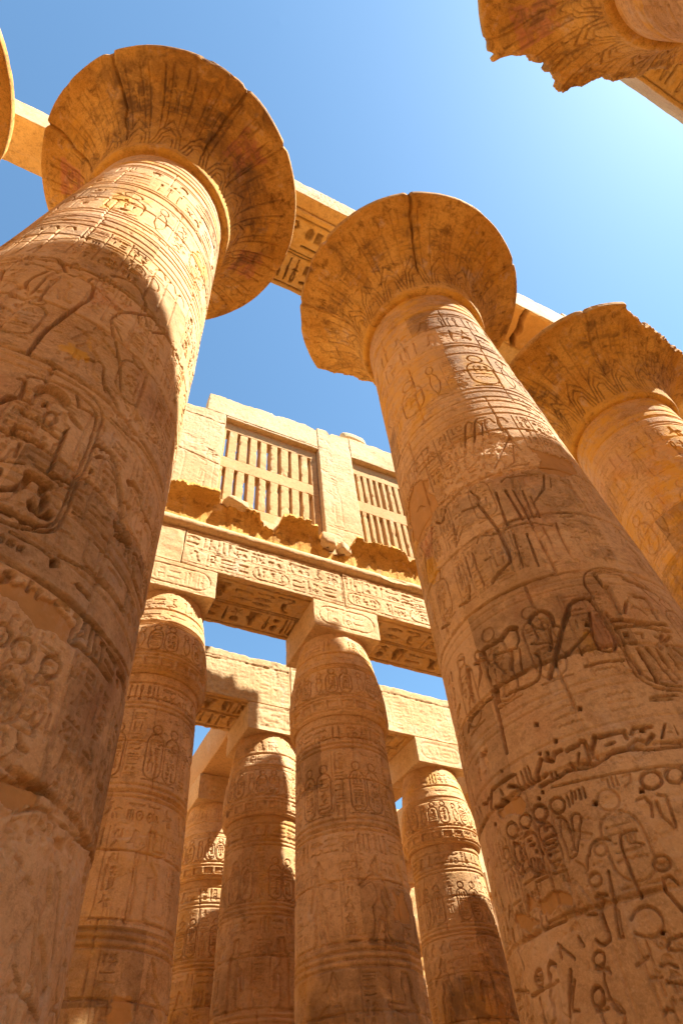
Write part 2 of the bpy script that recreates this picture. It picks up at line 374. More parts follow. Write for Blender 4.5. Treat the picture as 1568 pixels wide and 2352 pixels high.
    hgt = math_('MULTIPLY', hgt, math_('SUBTRACT', 1.0, math_('MULTIPLY', sp.outputs[0], .75)))
    bp = node('ShaderNodeBump'); bp.inputs['Strength'].default_value = grain; bp.inputs['Distance'].default_value = .03; Lk(hgt, bp.inputs['Height']); Lk(bp.outputs[0], bs.inputs['Normal'])
    out = node('ShaderNodeOutputMaterial'); Lk(bs.outputs[0], out.inputs[0])
    return m
M_SHAFT = stone('carved_sandstone', (.63, .41, .215), (.50, .285, .11), (.29, .145, .05))
M_CAP = stone('painted_ochre_sandstone', (.68, .40, .105), (.50, .25, .045), (.16, .065, .015), mott=.7, sc=1.6)
M_WALL = stone('pale_sandstone', (.65, .46, .25), (.55, .355, .165), (.40, .225, .09), mott=.25)
M_PLAIN = stone('smooth_restored_stone', (.55, .34, .15), (.49, .29, .12), (.43, .24, .10), mott=.15, grain=.15)
M_SAND = stone('sandy_ground', (.50, .30, .13), (.43, .245, .10), (.34, .19, .08), mott=.3)
# ------------------------------------------------------------------ builders
S_BIG = 7.2888
def shaft_r(z): return 1.723 + (1.475 - 1.723) * (z - 1.6) / (16.55 - 1.6)
def col_grid(x, y, half, ns, ncoarse=36):
    """angles round a column: fine on the side that faces the nave, coarser behind"""
    c = math.atan2(CAM[1] - y, CAM[0] - x)
    if half >= PI: return np.linspace(-PI, PI, ns, endpoint=False), c
    th = np.concatenate([np.linspace(c - half, c + half, ns), np.linspace(c + half, c + 2 * PI - half, ncoarse + 2)[1:-1]])
    return th, c
def chaikin(p, closed):
    for _ in range(2):
        q = [] if closed else [p[0]]
        for (ax, ay), (bx, by) in zip(p, p[1:] + p[:1] if closed else p[1:]):
            q += [(.75 * ax + .25 * bx, .75 * ay + .25 * by), (.25 * ax + .75 * bx, .25 * ay + .75 * by)]
        p = q if closed else q + [p[-1]]
    return p
def apply_art(su, art, R, seed):
    for i, (code, flat) in enumerate(art):
        pts = [(flat[k] * R, flat[k + 1]) for k in range(0, len(flat), 2)]
        k = code[0]
        if k in 'COFE' and len(pts) > 4: pts = chaikin(pts, True)
        elif k == 'S' and len(pts) > 4: pts = chaikin(pts, False)
        w = float(code[1:]) if len(code) > 1 else 3
        W = 0.010 + 0.0088 * w; D = 0.022 + 0.017 * w
        lowf = float(np.interp(np.mean(flat[1::2]), [3.6, 4.6], [.5, 1.0])); W *= lowf; D *= .35 + .65 * lowf
        if k == 'S': su.stroke(pts, W, D)
        elif k in 'CO': su.stroke(pts, W, D, True)
        elif k in 'FE': su.fill(pts, D * 1.1, edge=.04)
        elif k == 'H': su.hole(pts, .22)
        elif k == 'D': su.hole(pts, .1); su.rough(pts, seed + i)
        elif k == 'P': su.plaster(pts, .03, seed + i)
        elif k == 'Y': su.paint(pts, 1, 1.0, seed + i)
        elif k == 'B': su.paint(pts, 2, .45, seed + i)
        elif k == 'R': su.rough(pts, seed + i)
def big_bands(su, rng, a, b, art, lo):
    """registers shared by the great shafts; a..b is the carved range, nothing generic below lo where traced art is used"""
    for v in (15.1, 15.42, 15.74, 16.06, 16.36): su.ring(v, .07, .028)
    for v0, v1 in ((15.12, 15.4), (15.76, 16.04)): pass
    for v in (14.98, 13.42, 13.3, 12.9, 11.36, 11.22, 10.86, 10.62, 10.42): su.ring(v, .045, .02)
    text_row(su, a, b, 14.3, 14.92, rng, .04); text_row(su, a, b, 13.5, 14.2, rng, .04)
    x = a
    while x < b:                                                # frieze of cartouches between cobras
        cartouche(su, x + .08, 11.5, .55, .95, rng, .04); uraeus(su, x + .72, 11.45, .4, 1.3, .04); text_cols(su, x + 1.16, x + 1.5, 11.5, 12.75, .32, rng, .022)
        su.paint([(x + .05, 11.45), (x + .68, 11.45), (x + .68, 12.8), (x + .05, 12.8)], 1, .9, rng.randrange(99)); x += 1.55
    x = a
    while x < b:
        text_cols(su, x, x + .9, 9.15, 10.34, .3, rng, .04)
        for k in range(3): su.stroke([(x + 1.0 + k * .22, 9.0), (x + 1.0 + k * .22, 10.1)] + [(x + 1.05 + k * .22, 10.25), (x + 1.13 + k * .22, 10.25), (x + 1.18 + k * .22, 10.1)], .035, .026)
        x += 1.75
    if art is None or lo < 8:
        x = a
        while x < b:
            figure(su, x, 6.75, 1.2, 2.1, rng, .05, rng.random() < .5); text_cols(su, x + 1.25, x + 1.6, 7.3, 8.9, .34, rng, .024); x += 1.75
        for v in (8.95, 6.6, 6.46, 6.32): su.ring(v, .045, .022)
        x = a
        while x < b: cartouche(su, x + .1, 5.2, .6, .95, rng, .05, False, False); glyph(su, 'bird', x + .85, 5.2, .6, .95, .05); x += 1.6
        for v in (5.05, 4.95, 4.55): su.ring(v, .04, .02)
        text_row(su, a, b, 4.1, 4.52, rng, .045)
        x = a
        while x < b: uraeus(su, x, 3.15, .35, .85, .024); cartouche(su, x + .4, 3.2, .28, .55, rng, .024); cartouche(su, x + .74, 3.2, .28, .55, rng, .024); uraeus(su, x + 1.06, 3.15, .35, .85, .024, True); x += 1.6
    else:
        for v in (6.55, 6.42, 6.3, 5.05, 4.95, 4.56): su.ring(v, .034, .013)
CAPP = [(1.36, 16.46), (1.58, 16.46), (1.64, 16.52), (1.665, 16.66), (1.67, 16.85), (1.69, 17.1), (1.74, 17.4), (1.84, 17.72), (2.0, 18.05), (2.25, 18.4), (2.6, 18.72), (2.95, 18.92), (3.2, 19.03), (3.255, 19.06), (3.275, 19.12), (3.275, 19.27), (3.25, 19.31), (3.1, 19.32), (2.2, 19.33), (1.0, 19.34)]
def capital_mesh(parent, seed, nth, nv, clip=None, seams=(), soot=.3, x=0, y=0, decor=True):
    P = np.array(CAPP); arc = np.concatenate([[0], np.cumsum(np.hypot(*np.diff(P, axis=0).T))])
    v = np.unique(np.concatenate([np.linspace(0, arc[-1], nv), arc[12:17]])); r = np.interp(v, arc, P[:, 0]); z = np.interp(v, arc, P[:, 1])
    dr = np.gradient(r, v); dz = np.gradient(z, v); L = np.hypot(dr, dz) + 1e-9; nr, nz = dz / L, -dr / L
    th = np.linspace(-PI, PI, nth, endpoint=False); Rm = 2.4; rng = random.Random(seed)
    su = Surf(th * Rm, v, minw=Rm * 2 * PI / nth * 1.6)
    vl = arc[12]                                                  # lip
    if decor:
        n = 16; W = 2 * PI * Rm / n
        for k in range(n):
            c = -PI * Rm + (k + .5) * W
            for sc_ in (1.0, .72, .45): su.stroke([(c - W * .5 * sc_, .5), (c - W * .34 * sc_, .9 + .5 * sc_), (c, .7 + 1.15 * sc_), (c + W * .34 * sc_, .9 + .5 * sc_), (c + W * .5 * sc_, .5)], .04, .042); su.pstroke([(c - W * .5 * sc_, .5), (c - W * .34 * sc_, .9 + .5 * sc_), (c, .7 + 1.15 * sc_), (c + W * .34 * sc_, .9 + .5 * sc_), (c + W * .5 * sc_, .5)], .05, 3, .5)
            for q in (-.3, -.15, .15, .3): su.stroke([(c + q * W + W * .5, 1.5), (c + q * W * 1.15 + W * .5, vl - .25)], .035, .032); su.pstroke([(c + q * W + W * .5, rng.uniform(1.3, 1.9)), (c + q * W * 1.15 + W * .5, vl - rng.uniform(.2, .8))], .05, 3, rng.uniform(.1, .5))
            cartouche(su, c - .3, 2.1, .28, .62, rng, .03, True); cartouche(su, c + .04, 2.1, .28, .62, rng, .03, True)
            for q in (-.16, .18):
                for j in range(4): su.pstroke([(c + q - .09, 2.2 + j * .14), (c + q + .09, 2.22 + j * .14)], .06, 3, rng.uniform(.15, .6))
                su.pstroke([(c + q - .15, 2.1), (c + q - .15, 2.7), (c + q + .15, 2.7), (c + q + .15, 2.1)], .045, 3, .45, True)
            if rng.random() < .55: su.paint([(c - .35, 1.9), (c + .4, 1.9), (c + .4, 2.95), (c - .35, 2.95)], rng.choice([1, 1, 2]), .7, k)
        for q in (.42, .47, vl - .12): su.ring(q, .04, .014)
    X, Y = np.meshgrid(su.s, su.v); su.T[..., 1] = np.maximum(su.T[..., 1], .8 * sstep(2.3, .5, Y) * sstep(-.25, .2, fbm2(X, Y, 4, seed + 19)))  # lower bell tinted yellower, standing in for the stronger light near the neck
    H = su.H * (.45 + .55 * sstep(-.3, .3, fbm2(X * .8, Y * .8, 3, seed)))
    H = H + .02 * fbm2(X * 1.2, Y * 1.2, 3, seed + 1) + .007 * fbm2(X * 6, Y * 5, 4, seed + 2) + .005 * fbm2(X * 24, Y * 20, 3, seed + 6)
    scar = sstep(.2, .36, fbm2(X * .9, Y * 1.1, 5, seed + 3)) * sstep(.6, 1.0, Y); H = H - scar * (.035 + .03 * fbm2(X * 6, Y * 6, 4, seed + 4))
    H = H * np.where(Y > arc[16], .4, 1)
    TH = np.broadcast_to(th[None, :], X.shape); edge_chip = np.zeros_like(th)
    for (a, dep, wd) in seams:                                   # joints between the blocks of the bell
        d = np.abs((TH - a - .05 * fbm2(Y * 1.5, Y * 0 + a, 3, seed) + PI) % (2 * PI) - PI) * Rm
        on = sstep(.9, 1.4, Y) * sstep(arc[17], arc[16], Y) if dep < .2 else sstep(.55, .8, Y) * sstep(arc[17], arc[16], Y)
        H = H - dep * on * np.clip(1.2 - d / (wd * .6), 0, 1)
        su.T[..., 3] += on * .55 * np.clip(1.1 - d / (wd * 6), 0, 1) * np.clip(.4 + 1.6 * fbm2(X * 3, Y * 3, 3, seed + 8), 0, 1)
        for q in range(3):
            edge_chip += .02 * np.exp(-(((th - a + PI) % (2 * PI) - PI) * Rm / .07) ** 2)
    su.T[..., 3] = np.clip(su.T[..., 3] + soot * 1.6 * sstep(.0, .35, fbm2(X * .55, Y * .7, 4, seed + 5)) * sstep(.8, 1.8, Y), -1, 1)
    RR = r[:, None] + nr[:, None] * H; ZZ = z[:, None] + nz[:, None] * H
    rimw = 3.9 - edge_chip - .03 * np.clip(fbm2(th * 9, th * 0, 4, seed + 12), 0, 1)
    lim = np.minimum(rimw, 3.29 - edge_chip - .05 * np.clip(fbm2(th * 5, th * 0 + 3, 4, seed + 13) * 2 - .5, 0, 1))
    if clip:
        a = np.array([c[0] for c in clip]); q = np.array([c[1] for c in clip]); o = np.argsort(a); a, q = a[o], q[o]
        cl = np.interp(th, a, q, period=2 * PI); cl = cl + np.where(cl < 3.2, .12 * bn(th, 11, seed) + .1 * (np.floor(vn2(th * 9, th * 0, seed + 14) * 5) / 5 + .3 * vn2(th * 40, th * 0, seed + 2)), 0); lim = np.minimum(lim, cl)
    lim2 = lim[None, :] + np.where(lim[None, :] < 3.2, .06 * fbm2(X * 4, ZZ * 5, 3, seed + 15) + .05 * fbm2(X * 17, ZZ * 14, 3, seed + 16), 0)
    RR = np.minimum(RR, lim2)
    G = np.stack([RR * np.cos(TH), RR * np.sin(TH), ZZ], -1)
    return mesh_obj('capital', [(G, su.T, True)], M_CAP, parent)
def rbox(x0, x1, y0, y1, z0, z1, res, art=None, seed=0, rad=.03, amp=.02, topfn=None, faces='fbklrst', rough=.7, T=None):
    """a worn block: six gridded faces with rounded arrises; art: {face: function(Surf)}; f front(-y) b back l left r right s soffit t top"""
    lo = np.array([x0, y0, z0], float); hi = np.array([x1, y1, z1], float); grids = []
    for f in 'fblrst':
        if f not in faces: continue
        ax = {'f': (0, 2), 'b': (0, 2), 'l': (1, 2), 'r': (1, 2), 's': (0, 1), 't': (0, 1)}[f]; fx = 3 - sum(ax)
        rr = res if (art and f in art) or f in 'fs' else res * 2
        def axis(a):
            n = max(3, int((hi[a] - lo[a]) / rr)); g = np.linspace(lo[a], hi[a], n)
            e = np.array([0, rad * .33, rad * .7, rad]); return np.unique(np.concatenate([g[(g > lo[a] + rad * 1.2) & (g < hi[a] - rad * 1.2)], lo[a] + e, hi[a] - e]))
        a, b = axis(ax[0]), axis(ax[1]); su = Surf(a, b, minw=rr * 1.7)
        if art and f in art: art[f](su)
        sgn = -1 if f in 'fls' else 1
        A, B = np.meshgrid(a, b); Q = np.zeros(A.shape + (3,)); Q[..., ax[0]] = A; Q[..., ax[1]] = B; Q[..., fx] = lo[fx] if sgn < 0 else hi[fx]
        inn = np.clip(Q, lo + rad, hi - rad); dv = Q - inn; L = np.linalg.norm(dv, axis=-1, keepdims=True); nrm = dv / np.maximum(L, 1e-9)
        R = inn + nrm * rad
        H = weather(su, seed + ord(f), rough, None, .8) if (art and f in art) else np.zeros(A.shape)
        ed = np.minimum(np.minimum(A - a[0], a[-1] - A), np.minimum(B - b[0], b[-1] - B)); H = H * sstep(rad * .5, rad * 2.2, ed)
        n3 = fbm3(R * 1.7, 3, seed) * amp + fbm3(R * 8, 3, seed + 7) * amp * .5
        wear = np.clip(1 - ed / .12, 0, 1) * np.clip(fbm3(R * 3.1, 3, seed + 3) * 1.6 - .25, 0, 1) * amp * 3.5
        R = R + nrm * (H + n3 - wear)[..., None]
        if topfn is not None:
            R[..., 2] = R[..., 2] + sstep(z0 + (z1 - z0) * .35, z1, R[..., 2]) * (topfn(R[..., 0], R[..., 1]) - z1)
        flipw = {'f': 0, 'b': 1, 'l': 1, 'r': 0, 's': 1, 't': 0}[f]
        Tt = su.T
        if flipw: R = R[:, ::-1]; Tt = Tt[:, ::-1]
        grids.append((R, Tt, False))
    return grids

G_BIG = 'great open papyrus columns of the nave'
def big_column(x, y, label, seed, half=1.9, ns=330, nz=700, art=None, lo=9.0, clip=None, seams=(), zlow=1.2, soot=.3, cap=(360, 110), lod=False, extra=None, yel=.5, rough=.9):
    root = thing('papyrus_column', label, 'column', (x, y, 0), G_BIG); rng = random.Random(seed)
    th, c = col_grid(x, y, half, ns); R = 1.6
    z = np.concatenate([np.linspace(.45, zlow, 8)[:-1], np.linspace(zlow, 16.5, nz)])
    order = np.argsort((th - c + PI) % (2 * PI)); th = th[order]; th = c - PI + ((th - c + PI) % (2 * PI))
    su = Surf(th * R, z, minw=max(.024, 2 * half * R / ns * 2.0))
    a, b = (c - min(half, 2.6)) * R, (c + min(half, 2.6)) * R
    if not lod:
        big_bands(su, rng, a, b, art, lo)
        if art:
            for z0, z1 in ((1.5, 2.9), (3.15, 4.0), (5.1, 6.2), (6.7, 7.7), (7.8, 8.9)):
                x = a
                while x < b:
                    r_ = rng.random()
                    if r_ < .6: text_cols(su, x, x + .48, z0, z1, .24, rng, .026)
                    elif r_ < .8: cartouche(su, x + .05, z0 + .1, .32, min(.8, z1 - z0 - .3), rng, .026)
                    else: figure(su, x, z0, .55, z1 - z0 - .1, rng, .026, r_ < .9)
                    x += .56
            text_row(su, a, b, 4.62, 4.92, rng, .02, skip=.3); text_row(su, a, b, 1.2, 1.5, rng, .03)
            fix = [(k, [(v - 2 * PI if i % 2 == 0 and v > c + PI else v + 2 * PI if i % 2 == 0 and v < c - PI else v) for i, v in enumerate(f)]) for k, f in art]
            apply_art(su, fix, R, seed)
        if extra: extra(su, c, R)
        X, Y = np.meshgrid(su.s, su.v)
        su.T[..., 1] = np.maximum(su.T[..., 1], yel * sstep(-.1 - .35 * (yel > .95), .2 - .25 * (yel > .95), fbm2(X * .7, Y * .5, 3, seed + 81)) * sstep(5, 11, Y))
        su.T[..., 1] = np.maximum(su.T[..., 1], .8 * ((Y > 15.42) & (Y < 15.74)))
        su.T[..., 2] = np.maximum(su.T[..., 2], .2 * sstep(.3, .45, fbm2(X * .8, Y * .6, 3, seed + 83)))
        su.T[..., 3] = np.where(su.T[..., 3] < 0, su.T[..., 3], np.maximum(su.T[..., 3], .5 * sstep(.1, .4, fbm2(X * .6, Y * .35, 4, seed + 85)) * sstep(8, 2, Y)))
    H = weather(su, seed, rough, [(j, rng.uniform(0, 2)) for j in np.arange(2.05, 16, 1.12)], .85 if art else .6)
    RR = shaft_r(z)[:, None] + H; RR = np.where(z[:, None] < .5, RR * .97, RR)
    G = np.stack([RR * np.cos(th), RR * np.sin(th), np.broadcast_to(z[:, None], RR.shape)], -1)
    mesh_obj('shaft', [(G, su.T, True)], M_SHAFT, root)
    capital_mesh(root, seed + 3, cap[0], cap[1], clip, seams, soot, x, y, decor=not lod)
    mesh_obj('abacus', rbox(-1.2, 1.2, -1.2, 1.2, 19.3, 21.47, .12, None, seed, .04, .03), M_CAP, root)
    t = np.linspace(-PI, PI, 64, endpoint=False); pr = [(2.35, 0), (2.4, .1), (2.38, .34), (2.25, .45), (1.0, .455)]
    mesh_obj('base', [(np.array([[(r * math.cos(q), r * math.sin(q), zz) for q in t] for r, zz in pr]), None, True)], M_SHAFT, root)
    return root

G_BUD = 'closed bud papyrus columns of the side aisle'
BUDP = [(1.1, 9.86), (1.22, 9.86), (1.29, 9.92), (1.335, 10.05), (1.345, 10.3), (1.325, 10.7), (1.265, 11.15), (1.18, 11.6), (1.1, 12.1), (1.02, 12.45), (.99, 12.6)]
def bud_column(x, y, label, seed, ns=260, nz=500, ab=(12.6, 13.62), half=1.9, zlow=1.2, res=.03, rz=0.0, abhalf=1.08, detail=True, ring_only=False):
    root = thing('bud_column', label, 'column', (x, y, 0), G_BUD, rz); rng = random.Random(seed)
    th, c = col_grid(x, y, half, ns); c -= rz; th = np.sort(c - PI + ((th - rz - c + PI) % (2 * PI))); R = 1.25
    z = np.concatenate([np.linspace(.45, zlow, 6)[:-1], np.linspace(zlow, 9.9, nz)]); k = ab[0] - 12.6
    su = Surf(th * R, z, minw=max(.028, 2 * half * R / ns * 2.0)); a, b = (c - half) * R, (c + half) * R
    for v in (9.62, 9.1, 8.98, 7.3, 7.18, 7.06, 4.9, 4.78, 4.66, 2.4, 2.28): su.ring(v, .055, .045)
    if detail:
        text_row(su, a, b, 9.15, 9.58, rng, .06)
        x_ = a
        while x_ < b: cartouche(su, x_ + .04, 7.45, .36, .95, rng, .055); cartouche(su, x_ + .46, 7.45, .36, .95, rng, .055); text_cols(su, x_ + .88, x_ + 1.2, 7.4, 8.9, .3, rng, .038); x_ += 1.25
        text_row(su, a, b, 6.6, 7.0, rng, .04)
        x_ = a
        while x_ < b: figure(su, x_, 5.0, .85, 1.42, rng, .055, rng.random() < .5); text_cols(su, x_ + .9, x_ + 1.2, 5.1, 6.5, .28, rng, .034); x_ += 1.25
        x_ = a
        while x_ < b: figure(su, x_, 2.5, 1.0, 1.95, rng, .055, rng.random() < .5); text_cols(su, x_ + 1.0, x_ + 1.3, 3.2, 4.6, .3, rng, .034); x_ += 1.4
        text_row(su, a, b, 6.15, 6.5, rng, .03, skip=.2); text_row(su, a, b, 4.95, 5.2, rng, .02, skip=.4)
        for q in range(3):
            px, pz = rng.uniform(a * .5 + b * .5 - .9, a * .5 + b * .5 + .9), rng.uniform(1.5, 5.5); w_, h_ = rng.uniform(.2, .6), rng.uniform(.25, .7)
            su.plaster([(px, pz), (px + w_, pz + .05), (px + w_ * .9, pz + h_), (px + .05, pz + h_ * .9)], .015, seed + q)
    X, Y = np.meshgrid(su.s, su.v); su.T[..., 1] = np.maximum(su.T[..., 1], .45 * sstep(.1, .35, fbm2(X * .7, Y * .5, 3, seed + 81)))
    su.T[..., 3] = np.maximum(su.T[..., 3], .75 * sstep(.02, .35, fbm2(X * .7, Y * .5, 4, seed + 85)) * sstep(7.5, 3.5, Y))
    H = weather(su, seed, .8, [(j, rng.uniform(0, 2)) for j in np.arange(1.9, 9.5, 1.05)])
    RR = (1.372 + (1.165 - 1.372) * (z - 1.6) / (9.9 - 1.6))[:, None] + H
    G = np.stack([RR * np.cos(th), RR * np.sin(th), np.broadcast_to(z[:, None], RR.shape) + k * sstep(6, 9.9, z)[:, None]], -1)
    mesh_obj('shaft', [(G, su.T, True)], M_SHAFT, root)
    P = np.array(BUDP); arc = np.concatenate([[0], np.cumsum(np.hypot(*np.diff(P, axis=0).T))]); v = np.linspace(0, arc[-1], max(40, nz // 3)); r = np.interp(v, arc, P[:, 0]); zz = np.interp(v, arc, P[:, 1])
    su = Surf(th * R, v, minw=max(.028, 2 * half * R / ns * 2.0))
    if detail:
        n = 22; W = 2 * PI * R / n
        for q in range(n):
            s_ = a + q * W
            if s_ > b: break
            su.fill([(s_, .3), (s_ + W * .8, .3), (s_ + W * .8, .5), (s_, .5)], .09)
            if q % 3 == 0: cartouche(su, s_, .72, .3, .6, rng, .06)
            elif q % 3 == 1: cartouche(su, s_, .72, .3, .6, rng, .06)
            else: uraeus(su, s_, .7, .34, .72, .04)
            if q % 2: glyph(su, 'basket', s_, 1.72, W * 1.4, .3, .02)
        for q in (.24, .56, .66, 1.55, 1.62, 1.68, 2.12): su.ring(q, .055, .045)
        text_row(su, a, b, 2.2, 2.62, rng, .035, skip=.3)
    X, Y = np.meshgrid(su.s, su.v); su.T[..., 1] = .4 * sstep(.1, .35, fbm2(X * .9, Y * .9, 3, seed + 91))
    H = weather(su, seed + 5, .9); RR = r[:, None] + H
    G = np.stack([RR * np.cos(th), RR * np.sin(th), np.broadcast_to(zz[:, None] + k, RR.shape)], -1)
    mesh_obj('bud_capital', [(G, su.T, True)], M_SHAFT, root)
    def front(s_): cartouche(s_, -abhalf * .84, ab[0] + .16, abhalf * 1.68, (ab[1] - ab[0]) * .66, rng, .02, False, True)
    mesh_obj('abacus', rbox(-abhalf, abhalf, -abhalf, abhalf, ab[0], ab[1], res, {'f': front} if detail else None, seed, .025, .012), M_WALL, root)
    t = np.linspace(-PI, PI, 48, endpoint=False); pr = [(1.9, 0), (1.95, .1), (1.92, .34), (1.8, .45), (.8, .455)]
    mesh_obj('base', [(np.array([[(r_ * math.cos(q), r_ * math.sin(q), z_) for q in t] for r_, z_ in pr]), None, True)], M_SHAFT, root)
    return root
